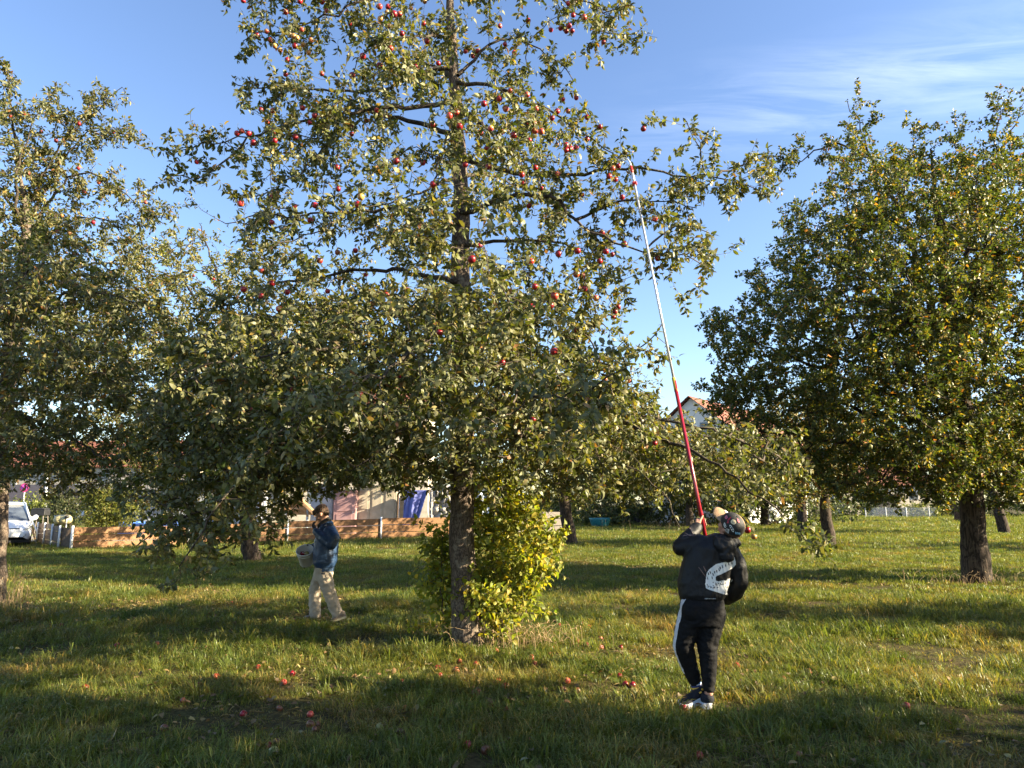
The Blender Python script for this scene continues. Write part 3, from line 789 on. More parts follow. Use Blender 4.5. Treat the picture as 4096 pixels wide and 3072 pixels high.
# ---- trees further back
def far_tree(name, label, px, py, Y, rtrunk, lean, crown_c, rad, n, leaf_size, per, seed, pal=PAL_FAR, group="trees further back in the orchard", tm='bark_dark', ml='leaf_pear', h0=1.3, twig=(.25, .6), tmpl='4', pn=2):
    s = Skeleton(np.random.default_rng(seed)); b = P(px, py, Y); b[2] = 0
    c = np.array(crown_c)
    mid = np.array((b[0]+lean, b[1], c[2]-rad[2]*0.55))
    s.line([b+np.array((0, 0, -.05)), b*.5+mid*.5, mid, mid*.3+c*.7, c+np.array((0, 0, rad[2]*.5))], [rtrunk*1.25, rtrunk, rtrunk*.85, rtrunk*.5, .03], 0, .25, zmin=h0)
    rg = s.rng
    for k in range(9):
        a = k*2.4+rg.uniform(0, .5); e = rg.uniform(-.35, .7)
        st = mid+(c-mid)*rg.uniform(0, .9)
        en = c+np.array((math.cos(a)*rad[0]*.8, math.sin(a)*rad[1]*.8, e*rad[2]))
        s.line([st, st*.5+en*.5+np.array((0, 0, .3)), en], [rtrunk*.42, rtrunk*.25, .02], 1, .25, wob=.04)
    T = ellipsoid_targets(c, *rad, n, rg); T = T[T[:, 2] > h0]
    e = s.reach(T, step=.25, wig=.12); s.twigs(e, 1.5, twig, up=.2)
    return tree(name, label, group, s, 'leaf', pal, leaf_size*1.2, per*1.2, tmpl, rmax=.022, trunk_mat=tm, limb_mat=tm, mat_leaf=ml, tip=.006, thick=.045, trunk_noise=.015, skip_r=.0105)
def cen(px, py, Y): return P(px, py, Y)
ft = far_tree
ft("apple_tree", "apple tree with a dark leaning trunk beyond the trunk-side shrub, standing in shade", 2285, 2168, 29.5, .23, -.45, cen(2230,1760,29.5), (4.3,4.0,2.7), 620, .12, 2.8, 41)
ft("apple_tree", "apple tree with a slim straight trunk, sunlit edge, left of the thick pear trunk", 3318, 2182, 28.0, .2, -.1, cen(3230,1790,28), (3.4,3.2,2.3), 560, .12, 2.8, 42, [((.10,.115,.03),.5),((.22,.18,.04),.3),((.32,.16,.04),.2)])
ft("apple_tree", "apple tree with a short forked dark trunk, half hidden by a drooping leafy bough", 3210, 2118, 44, .26, .1, cen(3200,1850,44), (3.8,3.4,2.4), 380, .16, 2.6, 43)
ft("apple_tree", "apple tree with a leaning trunk behind the thick pear trunk, at its sunlit side", 4018, 2132, 40, .24, -.45, cen(4040,1800,40), (4.2,3.8,2.6), 480, .15, 2.6, 44)
ft("apple_tree", "apple tree with a short trunk hidden close behind the thick pear trunk", 3838, 2088, 66, .33, 0, cen(3820,1880,66), (4.4,4,2.8), 300, .2, 2.6, 45)
ft("apple_tree", "small gnarled tree with twin dark stems standing behind the fence before the pale cabinets", 1425, 2120, 39, .2, .15, cen(1480,1880,39), (3.6,2.6,1.5), 480, .13, 2.8, 46, [((.06,.085,.03),.8),((.10,.11,.03),.2)], None, h0=1.9)
ft("apple_tree", "distant tree beyond the lawn behind the pole holder's raised hand", 2600, 2085, 62, .22, 0, cen(2620,1870,62), (5.5,3.5,3.0), 420, .2, 2.8, 47)
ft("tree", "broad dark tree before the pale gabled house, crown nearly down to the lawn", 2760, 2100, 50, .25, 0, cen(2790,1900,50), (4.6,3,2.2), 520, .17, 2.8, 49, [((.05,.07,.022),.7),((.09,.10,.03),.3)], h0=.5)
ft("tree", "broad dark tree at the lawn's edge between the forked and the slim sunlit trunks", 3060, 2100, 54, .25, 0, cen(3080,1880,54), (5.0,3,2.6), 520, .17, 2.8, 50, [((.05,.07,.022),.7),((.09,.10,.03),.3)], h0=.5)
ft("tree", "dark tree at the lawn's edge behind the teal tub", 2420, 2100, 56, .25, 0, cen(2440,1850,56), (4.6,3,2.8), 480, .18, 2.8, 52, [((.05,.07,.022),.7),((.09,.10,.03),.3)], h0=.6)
ft("tree", "tree behind the sheds, between the big apple tree and the pale gabled house", 2350, 2080, 74, .25, 0, cen(2330,1750,74), (6,4,5), 420, .26, 2.6, 48)
# orchard neighbours beyond the picture's edge: they stand where the long shadows come from
def side_tree(x, y, c, rad, n, seed, k_, r=.2):
    s = Skeleton(np.random.default_rng(seed)); b = np.array((x, y, 0.0)); c = np.array(c, float); rg = s.rng
    s.line([b, b*.5+np.array((c[0], c[1], c[2]-rad[2]*.6))*.5, (c[0], c[1], c[2]-rad[2]*.6), c], [r*1.2, r, r*.85, r*.4], 0, .25, zmin=1.3)
    for k in range(8):
        a = k*2.4; st = np.array((c[0], c[1], c[2]-rad[2]*.5)); en = c+np.array((math.cos(a)*rad[0]*.8, math.sin(a)*rad[1]*.8, rg.uniform(-.3, .6)*rad[2]))
        s.line([st, st*.5+en*.5, en], [r*.4, r*.2, .02], 1, .3)
    e = s.reach(ellipsoid_targets(c, *rad, n, rg), step=.3); s.twigs(e, 1.5, (.25, .6))
    return tree("apple_tree", "apple tree outside the picture on the sunny side, "+ORD[k_]+" in its line", "apple trees outside the picture", s, 'leaf', PAL_APPLE, .17, 5.0, '4', rmax=.022, tip=.006, thick=.05, skip_r=.011)
SIDE = [(7.6,2.3,(7.6,2.3,4.3),(2.7,2.5,2.9),520), (14.5,1.4,(14.5,1.4,4.3),(3.4,2.5,2.9),420), (11,-3.6,(11,-3.6,4.6),(3.6,2.6,3.2),420), (15.8,8.2,(15.8,8.2,4.2),(2.8,1.5,2.5),150), (26,13,(26,13,4.6),(4,2.6,3.0),300), (31,24,(31,24,4.6),(4,3.6,3.2),300)]
for i, (x, y, c, rad, n) in enumerate(SIDE): side_tree(x, y, c, rad, n, 60+i, i)

# ------------------------------------------------------------------ apples
def apple_mesh(name, mats, k=14, seed=0):
    pr = [(0.000,-.74),(.20,-.84),(.42,-.86),(.66,-.74),(.86,-.45),(.98,-.05),(1.0,.25),(.90,.60),(.68,.84),(.42,.90),(.20,.80),(.06,.62),(0,.58)]
    m = MB(); m.lathe((0, 0, 0), [(r*.0318, z*.0313) for r, z in pr], k)
    m.mi = 1; m.tube([(0, 0, .020), (.002, 0, .036), (.005, .002, .052)], [.0016, .0014, .0018], 4)
    me = bpy.data.meshes.new(name); me.from_pydata(m.v, [], m.f); me.polygons.foreach_set("material_index", m.m)
    me.polygons.foreach_set("use_smooth", [True]*len(m.f))
    r = random.Random(seed)
    sx, sy, b = r.uniform(.94, 1.05), r.uniform(.94, 1.05), r.uniform(-.1, .1)
    for v in me.vertices:
        v.co.x *= sx*(1+b*v.co.z/.036); v.co.y *= sy
    for t in mats: me.materials.append(t)
    return me

def apple_mat(name, red, dark, yellow, amt):
    m, n, l, out = new_mat(name)
    b = n.new("ShaderNodeBsdfPrincipled"); b.inputs['Roughness'].default_value = .34; b.inputs['Specular IOR Level'].default_value = .45
    b.inputs['Subsurface Weight'].default_value = 0.0
    l.new(b.outputs[0], out.inputs[0])
    t = n.new("ShaderNodeTexCoord"); oi = n.new("ShaderNodeObjectInfo")
    ad = n.new("ShaderNodeVectorMath"); ad.operation = 'ADD'
    sc = n.new("ShaderNodeVectorMath"); sc.operation = 'SCALE'; sc.inputs[0].default_value = (7, 13, 5); l.new(oi.outputs['Random'], sc.inputs['Scale'])
    l.new(t.outputs['Object'], ad.inputs[0]); l.new(sc.outputs[0], ad.inputs[1])
    z = n.new("ShaderNodeTexNoise"); z.inputs['Scale'].default_value = 26; z.inputs['Detail'].default_value = 3; l.new(ad.outputs[0], z.inputs['Vector'])
    r = n.new("ShaderNodeValToRGB")
    e = r.color_ramp.elements
    e[0].position = .30; e[0].color = (*dark, 1); e[1].position = .55+amt; e[1].color = (*red, 1)
    q = e.new(min(.98, .72+amt)); q.color = (*yellow, 1)
    l.new(z.outputs['Fac'], r.inputs[0])
    mv = n.new("ShaderNodeHueSaturation"); l.new(r.outputs[0], mv.inputs['Color'])
    mr = n.new("ShaderNodeMapRange"); mr.inputs[3].default_value = .7; mr.inputs[4].default_value = 1.25; l.new(oi.outputs['Random'], mr.inputs[0]); l.new(mr.outputs[0], mv.inputs['Value'])
    l.new(mv.outputs[0], b.inputs['Base Color'])
    return m
M['stem'] = surf("apple_stem", (.06, .04, .02), (.12, .08, .04), 40, .8)
M['ap_red'] = apple_mat("apple_red", (.34, .014, .022), (.15, .005, .012), (.50, .22, .06), .12)
M['ap_streak'] = apple_mat("apple_streaked", (.40, .055, .04), (.24, .016, .018), (.55, .34, .10), -.03)
M['ap_rus'] = apple_mat("apple_russet", (.42, .20, .06), (.38, .09, .03), (.50, .36, .10), -.06)
M['ap_pale'] = apple_mat("apple_pale", (.36, .31, .10), (.30, .20, .07), (.42, .38, .15), -.05)
M['ap_rot'] = apple_mat("apple_rotten", (.17, .055, .025), (.07, .03, .015), (.30, .12, .05), 0)
AP = {k: [apple_mesh("apple", [M[k], M['stem']], 14, s) for s in range(3)] for k in ('ap_red', 'ap_streak', 'ap_rus', 'ap_pale', 'ap_rot')}
rg = random.Random(4)
# hanging apples: named by the bough band they hang in and their order along it
def zone_of(x, y, t):
    if t == "edge": return "in the apple tree cut by the frame" , "in the edge apple tree"
    if t == "behind": return "in the tree behind the boy", ""
    rows = [(110,"topmost boughs"),(240,"high boughs"),(420,"upper boughs"),(480,"upper middle boughs"),(560,"widest boughs"),(650,"boughs level with the hook"),(760,"boughs under the hook"),(900,"middle boughs"),(1080,"boughs beside the pole"),(1250,"lower middle boughs"),(1500,"shaded lower boughs"),(9999,"lowest boughs")]
    for lim, nm in rows:
        if y < lim: return nm, ""
zones = {}
for s in APPLE_SPECS:
    nm = zone_of(s[1], s[2], s[3])[0]
    if s[3] == "big": nm += " left of the trunk" if s[1] < 1640 else " before the trunk" if s[1] < 2080 else " right of the trunk" if s[1] < 2330 else " toward the pole"
    zones.setdefault(nm, []).append(s)
for nm, ss in zones.items():
    ss.sort(key=lambda s: s[1])
    for k, (a, x, y, t) in enumerate(ss):
        u = rg.random()
        russ = any(abs(x-q[0]) < 12 and abs(y-q[1]) < 12 for q in [(1443,788),(1548,48),(1552,105),(1644,33),(1522,76),(1698,5),(1234,211),(1239,152),(247,863),(742,1110),(3016,2147),(1188,152),(1174,145),(1099,184),(1120,200),(1212,179)])
        kind = 'ap_rus' if russ else 'ap_red' if u < .74 else 'ap_streak'
        o = bpy.data.objects.new("apple", AP[kind][rg.randrange(3)]); COL.objects.link(o)
        o.location = a; o.scale = [rg.uniform(.86, 1.12)*(1.0 if t != 'behind' else 1.2)]*3
        o.rotation_euler = (rg.uniform(-.25, .25), rg.uniform(-.25, .25), rg.uniform(0, 6.28))
        col = {'ap_rus': "russet", 'ap_red': "red", 'ap_streak': "streaked red"}[kind]
        where = {"edge": "in the apple tree cut by the frame", "behind": "in the tree behind the boy"}.get(t, "on the "+nm)
        if len(ss) > 20 : print("ORDINALS", nm, len(ss))
        lab = f"{col} apple hanging {where}" if len(ss) == 1 else f"{col} apple, {ORD[min(k, 19)]} from left {where}"
        tag(o, lab, "apple", "apples hanging in the trees")
# ------------------------------------------------------------------ ground and grass
def ground_h(x, y):
    d = math.hypot(x, y)
    a = min(1.0, max(0.0, (d-2)/6))
    return 0.035*a*mnoise.noise(Vector((x*.35, y*.35, 0)))+0.02*a*mnoise.noise(Vector((x*1.1, y*1.1, 3)))

def soil_mat():
    m, n, l, out = new_mat("lawn_soil")
    b = n.new("ShaderNodeBsdfPrincipled"); b.inputs['Roughness'].default_value = .95; b.inputs['Specular IOR Level'].default_value = .1
    l.new(b.outputs[0], out.inputs[0])
    t = n.new("ShaderNodeNewGeometry")
    z = n.new("ShaderNodeTexNoise"); z.inputs['Scale'].default_value = .55; z.inputs['Detail'].default_value = 8; z.inputs['Roughness'].default_value = .65
    l.new(t.outputs['Position'], z.inputs['Vector'])
    r = n.new("ShaderNodeValToRGB"); e = r.color_ramp.elements
    e[0].position = .36; e[0].color = (.085, .062, .032, 1); e[1].position = .62; e[1].color = (.060, .060, .022, 1)
    l.new(z.outputs['Fac'], r.inputs[0])
    z2 = n.new("ShaderNodeTexNoise"); z2.inputs['Scale'].default_value = 22; z2.inputs['Detail'].default_value = 6; l.new(t.outputs['Position'], z2.inputs['Vector'])
    r2 = n.new("ShaderNodeValToRGB"); e = r2.color_ramp.elements
    e[0].position = .3; e[0].color = (.45, .42, .4, 1); e[1].position = .7; e[1].color = (1.35, 1.3, 1.1, 1)
    l.new(z2.outputs['Fac'], r2.inputs[0])
    mx = n.new("ShaderNodeMix"); mx.data_type = 'RGBA'; mx.blend_type = 'MULTIPLY'; mx.inputs[0].default_value = 1
    l.new(r.outputs[0], mx.inputs[6]); l.new(r2.outputs[0], mx.inputs[7]); l.new(mx.outputs[2], b.inputs['Base Color'])
    bp = n.new("ShaderNodeBump"); bp.inputs['Strength'].default_value = .8; bp.inputs['Distance'].default_value = .03
    l.new(z2.outputs['Fac'], bp.inputs['Height']); l.new(bp.outputs[0], b.inputs['Normal'])
    return m
M['soil'] = soil_mat()
xs = np.concatenate([np.linspace(-900, -45, 14), np.linspace(-40, 40, 161), np.linspace(45, 900, 14)])
ys = np.concatenate([np.linspace(-300, -8, 8), np.linspace(-6, 60, 150), np.linspace(66, 1500, 18)])
V = np.array([(x, y, ground_h(x, y) if abs(x) < 42 and -6 <= y < 62 else 0) for y in ys for x in xs])
nx, ny = len(xs), len(ys)
i = np.arange(ny-1)[:, None]*nx; j = np.arange(nx-1)[None]
Q = np.stack([i+j, i+j+1, i+nx+j+1, i+nx+j], -1).reshape(-1, 4)
link("ground", npmesh("ground", V, [Q], True), M['soil'], kind="structure")

def grass_mat():
    m, n, l, out = new_mat("grass_blades")
    geo = n.new("ShaderNodeNewGeometry"); oi = n.new("ShaderNodeObjectInfo"); at = n.new("ShaderNodeAttribute"); at.attribute_name = "col"
    z = n.new("ShaderNodeTexNoise"); z.inputs['Scale'].default_value = .8; z.inputs['Detail'].default_value = 5; l.new(geo.outputs['Position'], z.inputs['Vector'])
    r = n.new("ShaderNodeValToRGB"); e = r.color_ramp.elements
    e[0].position = .32; e[0].color = (.165, .140, .040, 1); e[1].position = .66; e[1].color = (.072, .108, .022, 1)
    q = e.new(.48); q.color = (.118, .140, .028, 1)
    l.new(z.outputs['Fac'], r.inputs[0])
    mx = n.new("ShaderNodeMix"); mx.data_type = 'RGBA'; mx.blend_type = 'MULTIPLY'; mx.inputs[0].default_value = 1
    l.new(r.outputs[0], mx.inputs[6]); l.new(at.outputs['Color'], mx.inputs[7])
    h = n.new("ShaderNodeHueSaturation"); l.new(mx.outputs[2], h.inputs['Color'])
    mr = n.new("ShaderNodeMapRange"); mr.inputs[3].default_value = .72; mr.inputs[4].default_value = 1.25; l.new(oi.outputs['Random'], mr.inputs[0]); l.new(mr.outputs[0], h.inputs['Value'])
    d = n.new("ShaderNodeBsdfDiffuse"); l.new(h.outputs[0], d.inputs[0])
    tr = n.new("ShaderNodeBsdfTranslucent")
    g = n.new("ShaderNodeMix"); g.data_type = 'RGBA'; g.blend_type = 'MULTIPLY'; g.inputs[0].default_value = 1
    l.new(h.outputs[0], g.inputs[6]); g.inputs[7].default_value = (1.9, 1.8, .8, 1); l.new(g.outputs[2], tr.inputs[0])
    ms = n.new("ShaderNodeMixShader"); ms.inputs[0].default_value = .4; l.new(d.outputs[0], ms.inputs[1]); l.new(tr.outputs[0], ms.inputs[2])
    gl = n.new("ShaderNodeBsdfGlossy"); gl.inputs['Roughness'].default_value = .38; gl.inputs['Color'].default_value = (.8, .85, .75, 1)
    ms2 = n.new("ShaderNodeMixShader"); l.new(facing_gloss(n, l, .07), ms2.inputs[0]); l.new(ms.outputs[0], ms2.inputs[1]); l.new(gl.outputs[0], ms2.inputs[2])
    l.new(ms2.outputs[0], out.inputs[0])
    return m
M['grass'] = grass_mat()

def tuft(seed, blades, h, w, rad, lean=.5, dry=.12):
    r = np.random.default_rng(seed); V, F, C = [], [], []
    for k in range(blades):
        a = r.uniform(0, 6.28); rr = rad*math.sqrt(r.uniform()); b = np.array((rr*math.cos(a), rr*math.sin(a), -.01))
        a2 = a+r.normal(0, .9); d = np.array((math.cos(a2), math.sin(a2), 0)); sd = np.array((-d[1], d[0], 0))
        H = h*r.uniform(.45, 1.15); ln = lean*r.uniform(.2, 1.5)*H; W = w*r.uniform(.7, 1.3)
        # blade: base, middle, upper, tip; tips fall over
        fall = r.uniform(0, .35)
        q = [(0, 0, 1), (ln*.22, H*.45, .9), (ln*.62, H*.82, .62), (ln*1.15, H*(1-fall), 0)]
        n0 = len(V)
        for x, z, s in q[:3]:
            V += [b+d*x+np.array((0, 0, z))-sd*W*s/2, b+d*x+np.array((0, 0, z))+sd*W*s/2]
        V.append(b+d*q[3][0]+np.array((0, 0, q[3][1])))
        F += [(n0, n0+1, n0+3), (n0, n0+3, n0+2), (n0+2, n0+3, n0+5), (n0+2, n0+5, n0+4), (n0+4, n0+5, n0+6)]
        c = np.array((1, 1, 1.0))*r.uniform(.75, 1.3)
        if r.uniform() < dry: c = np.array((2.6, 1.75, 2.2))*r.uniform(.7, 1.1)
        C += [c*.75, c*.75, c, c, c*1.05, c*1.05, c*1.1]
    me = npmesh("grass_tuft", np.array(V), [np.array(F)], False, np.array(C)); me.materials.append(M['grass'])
    return bpy.data.objects.new("grass_tuft", me)

TUFTS = [tuft(100+k, 22, .062, .0046, .07, .75) for k in range(4)]+[tuft(110+k, 30, .105, .0052, .075, .85) for k in range(3)]+[tuft(120, 16, .035, .0055, .09, 1.3, .35)]
FARTUFTS = [tuft(130+k, 34, .085, .010, .22, .6) for k in range(4)]

def gn_scatter(name, pts, scl, rot, idx, sources, mat, label):
    me = bpy.data.meshes.new(name); n = len(pts)
    me.vertices.add(n); me.vertices.foreach_set("co", np.asarray(pts, np.float32).ravel())
    for nm, ty, arr in (("scl", 'FLOAT', scl), ("idx", 'INT', idx)):
        at = me.attributes.new(nm, ty, 'POINT'); at.data.foreach_set("value", np.asarray(arr, np.float32 if ty == 'FLOAT' else np.int32))
    at = me.attributes.new("rot", 'FLOAT_VECTOR', 'POINT'); at.data.foreach_set("vector", np.asarray(rot, np.float32).ravel())
    o = link(name, me, mat, kind="stuff"); o["label"] = label
    ng = bpy.data.node_groups.new(name+"_scatter", 'GeometryNodeTree')
    ng.interface.new_socket("Geometry", in_out='INPUT', socket_type='NodeSocketGeometry')
    ng.interface.new_socket("Geometry", in_out='OUTPUT', socket_type='NodeSocketGeometry')
    N, L = ng.nodes, ng.links
    gi, go = N.new("NodeGroupInput"), N.new("NodeGroupOutput")
    jn = N.new("GeometryNodeJoinGeometry")
    for s in reversed(sources):
        ob = N.new("GeometryNodeObjectInfo"); ob.inputs['Object'].default_value = s
        gt = N.new("GeometryNodeGeometryToInstance"); L.new(ob.outputs['Geometry'], gt.inputs[0]); L.new(gt.outputs[0], jn.inputs[0])
    ip = N.new("GeometryNodeInstanceOnPoints"); L.new(gi.outputs[0], ip.inputs['Points']); L.new(jn.outputs[0], ip.inputs['Instance'])
    ip.inputs['Pick Instance'].default_value = True
    def named(nm, ty):
        q = N.new("GeometryNodeInputNamedAttribute"); q.data_type = ty; q.inputs['Name'].default_value = nm
        return next(x for x in q.outputs if x.enabled and x.name == 'Attribute')
    L.new(named("idx", 'INT'), ip.inputs['Instance Index']); L.new(named("scl", 'FLOAT'), ip.inputs['Scale'])
    L.new(named("rot", 'FLOAT_VECTOR'), ip.inputs['Rotation'])
    L.new(ip.outputs[0], go.inputs[0])
    md = o.modifiers.new("scatter", 'NODES'); md.node_group = ng
    return o

def scatter_ground(y0, y1, dens, rng, margin=1.15, extra=1.0):
    A = (y1*y1-y0*y0)*.7211*margin+2*extra*(y1-y0); n = int(A*dens)
    y = np.sqrt(rng.uniform(y0*y0, y1*y1, n)); x = rng.uniform(-1, 1, n)*(y*.7211*margin+extra)
    return x, y
rng = np.random.default_rng(77)
pts, scl, rot, idx = [], [], [], []
def clear_of(x, y):
    if abs(x+.53) < .16 and abs(y-8.43) < .16: return False
    return True
for (y0, y1, dens, pool, s0, s1) in ((4.0, 7.5, 230, 'n', .75, 1.25), (7.5, 13, 130, 'n', .9, 1.5), (13, 26, 42, 'f', .7, 1.1), (26, 50, 11, 'f', 1.0, 1.8), (50, 105, 2.4, 'f', 1.5, 3.0)):
    x, y = scatter_ground(y0, y1, dens, rng)
    for a, b in zip(x, y):
        nz_ = mnoise.noise(Vector((a*.8, b*.8, 9)))+.5*mnoise.noise(Vector((a*2.6, b*2.6, 4)))
        bare = nz_ < -.22 and rng.uniform() < min(.9, (-.22-nz_)*3.2)
        if bare and rng.uniform() < .35: continue
        if not clear_of(a, b): continue
        if b > 26.5 and a < -15.5+(b-27)*.3 and a < -3: # behind the plank fence: bare gravel and yard
            if rng.uniform() < .75: continue
        pts.append((a, b, ground_h(a, b) if b < 62 else 0))
        k = 1.0+.55*max(-.6, nz_)
        if pool == 'n':
            t = .99 if bare else rng.uniform(); idx.append(int(rng.integers(0, 4)) if t < .62+(-nz_)*.3 else int(rng.integers(4, 7)) if t < .92 else 7)
        else: idx.append(int(8+rng.integers(0, 4)))
        trod = .45 if min(math.hypot(a-1.62, b-5.95), math.hypot(a-1.45, b-6.0), math.hypot(a+2.4, b-10.15), math.hypot(a+2.85, b-10.3)) < .33 else 1
        scl.append(rng.uniform(s0, s1)*max(.5, k)*trod); rot.append((rng.normal(0, .12), rng.normal(0, .12), rng.uniform(0, 6.28)))
print("GRASS", len(pts))
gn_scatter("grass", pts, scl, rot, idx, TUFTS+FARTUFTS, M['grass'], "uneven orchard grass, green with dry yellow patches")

# fallen leaves
def litter_mat():
    return leaf_mat("fallen_leaf", .15, .05, .6, (.2, .16, .1), .3)
M['litter'] = litter_mat()
n = 9000
x, y = scatter_ground(4.2, 24, 1, rng); k = rng.integers(0, len(x), n); x, y = x[k]+rng.normal(0, .3, n), y[k]+rng.normal(0, .3, n)
k = rng.uniform(0, 1, n) < .55     # drifts under the edge apple tree and in front of the big trunk
x[k & (np.arange(n) % 3 == 0)] = rng.normal(-6.2, 1.9, (k & (np.arange(n) % 3 == 0)).sum()); y[k & (np.arange(n) % 3 == 0)] = rng.normal(11.2, .7, (k & (np.arange(n) % 3 == 0)).sum())
q = k & (np.arange(n) % 6 == 1); x[q] = rng.normal(-.5, 2.0, q.sum()); y[q] = rng.normal(6.2, .9, q.sum())
q = k & (np.arange(n) % 3 == 2) & (np.arange(n) % 2 == 0); x[q] = rng.normal(5, 2.6, q.sum()); y[q] = rng.normal(19.5, .8, q.sum())
base = np.stack([x, y, np.array([ground_h(a, b) for a, b in zip(x, y)])+rng.uniform(.01, .055, n)], 1)
ax = rng.normal(0, 1, (n, 3)); ax[:, 2] *= .25
nr = np.array((0, 0, 1.0))+rng.normal(0, .35, (n, 3))
cols = leaf_cols(n, [((.19, .105, .045), .40), ((.27, .18, .065), .24), ((.10, .06, .03), .24), ((.32, .25, .09), .08), ((.24, .25, .15), .04)], rng, rng.uniform(0, 1, n))
L_ = rng.uniform(.032, .068, n)
V, Fc, C = leaf_mesh(base, ax, nr, L_, L_*.6, cols, LEAF7, LEAF7_F, rng.uniform(-.5, .6, n))
o = link("fallen_leaves", npmesh("fallen_leaves", V, [Fc], False, C), M['litter'], kind="stuff"); o["label"] = "brown and yellow fallen leaves lying in the grass"

# thatch: short dry clippings and broken stems lying between the blades
n = 26000
x, y = scatter_ground(4.2, 13, 1, rng); k = rng.integers(0, len(x), n); x, y = x[k]+rng.normal(0, .25, n), y[k]+rng.normal(0, .25, n)
kz = np.array([mnoise.noise(Vector((a*.9, b*.9, 21))) for a, b in zip(x, y)]); kk = kz > rng.uniform(-.45, .35, n); x, y = x[kk], y[kk]; n = len(x)
base = np.stack([x, y, np.array([ground_h(a, b) for a, b in zip(x, y)])+rng.uniform(.004, .04, n)], 1)
ax = rng.normal(0, 1, (n, 3)); ax[:, 2] *= .2
L_ = rng.uniform(.03, .11, n)
cols = leaf_cols(n, [((.26, .20, .09), .5), ((.18, .13, .055), .3), ((.34, .28, .14), .2)], rng, rng.uniform(0, 1, n))
V, Fc, C = leaf_mesh(base, ax, np.array((0, 0, 1.0))+rng.normal(0, .4, (n, 3)), L_, rng.uniform(.003, .006, n), cols, LEAF4, LEAF4_F, rng.uniform(-.3, .3, n))
o = link("dry_thatch", npmesh("dry_thatch", V, [Fc], False, C), M['litter'], kind="stuff"); o["label"] = "dry straw clippings lying between the grass blades"

# windfalls, from the photograph
WF = crop([(365,440),(677,248),(1012,160),(842,443),(1260,378),(1225,413),(1050,550),(1207,527),(790,497),(708,612),(1733,410),(1890,352),(1902,382),(1750,525),(1680,390),(2055,335),(2143,275),(2150,408),(2115,360),(2065,455),(2190,535),(1640,613),(1195,685),(1160,695),(1180,722),(1728,635),(2020,690),(1865,547),(1340,555),(1370,600),(1340,602),(1357,625),(1235,60),(1000,65),(1060,388),(933,390),(1275,145),(845,105),(265,158),(1970,360),(1987,322),(1115,345),(1785,12),(1830,20),(1735,285),(2185,430),(40,195),(505,255),(2097,715),(860,427)], 0, 2350, .926)
WF += crop([(380,125),(497,100),(303,157),(330,170),(205,167),(152,152),(385,262),(283,235),(175,260),(322,250),(382,222),(165,295),(85,308),(98,338),(425,325),(468,360),(465,385),(490,418),(522,425),(238,412),(220,447),(283,453),(450,458),(470,265),(568,228),(75,672),(807,733),(1240,600),(1242,728),(1197,235),(1220,180),(1205,272),(1425,300),(1540,285),(1685,315),(1282,372),(1172,397),(970,340),(1705,522),(982,540),(668,580),(740,527),(1845,437),(1575,578),(1350,525)], 2048, 2350, .926)
PALE = [(1556,2711),(1959,2683),(1519,2918),(1093,3019),(2465,2774),(2667,2887),(3298,2836)]
ROT = [(1118,2838),(731,2810),(656,2917),(1107,2984),(1600,2938),(1266,2906),(1241,2907),(1257,2929),(2957,2850),(3198,3024),(3506,2885),(1824,2683),(2310,2769),(2251,2763),(2795,2838),(1942,3012)]
rows = [(2480, "beyond the big trunk"), (2600, "level with the trunk's foot"), (2690, "just nearer than the trunk"), (2770, "level with the picker's shins"), (2870, "level with the sneakers"), (9999, "nearest the photographer")]
wz = {}
for (x, y) in WF:
    nm = ("in the far left grass" if x < 900 else "in the left grass" if x < 1700 else "in the middle grass" if x < 2700 else "in the right grass")+", "+next(b for a, b in rows if y < a)
    wz.setdefault(nm, []).append((x, y))
for nm, ss in wz.items():
    ss.sort()
    for k, (x, y) in enumerate(ss):
        g = G(x, y+6); g[2] = ground_h(g[0], g[1])
        near = lambda S: any(abs(x-a) < 14 and abs(y-b) < 14 for a, b in S)
        kind = 'ap_pale' if near(PALE) else 'ap_rot' if near(ROT) else 'ap_red' if rg.random() < .5 else 'ap_streak'
        o = bpy.data.objects.new("windfall_apple", AP[kind][rg.randrange(3)]); COL.objects.link(o)
        s = rg.uniform(.78, 1.05)
        o.location = (g[0], g[1], g[2]+.018*s); o.scale = (s, s, s*(.85 if kind == 'ap_rot' else 1)); o.rotation_euler = (rg.uniform(-1.6, 1.6), rg.uniform(-1.2, 1.2), rg.uniform(0, 6.28))
        col = {'ap_pale': "pale yellow", 'ap_rot': "rotten brown", 'ap_red': "red", 'ap_streak': "streaked red"}[kind]
        lab = f"{col} windfall {nm}" if len(ss) == 1 else f"{col} windfall, {ORD[min(k,19)]} from left {nm}"
        if len(ss) > 20: print("ORDINALS", nm, len(ss))
        tag(o, lab, "fallen apple", "windfall apples in the grass")

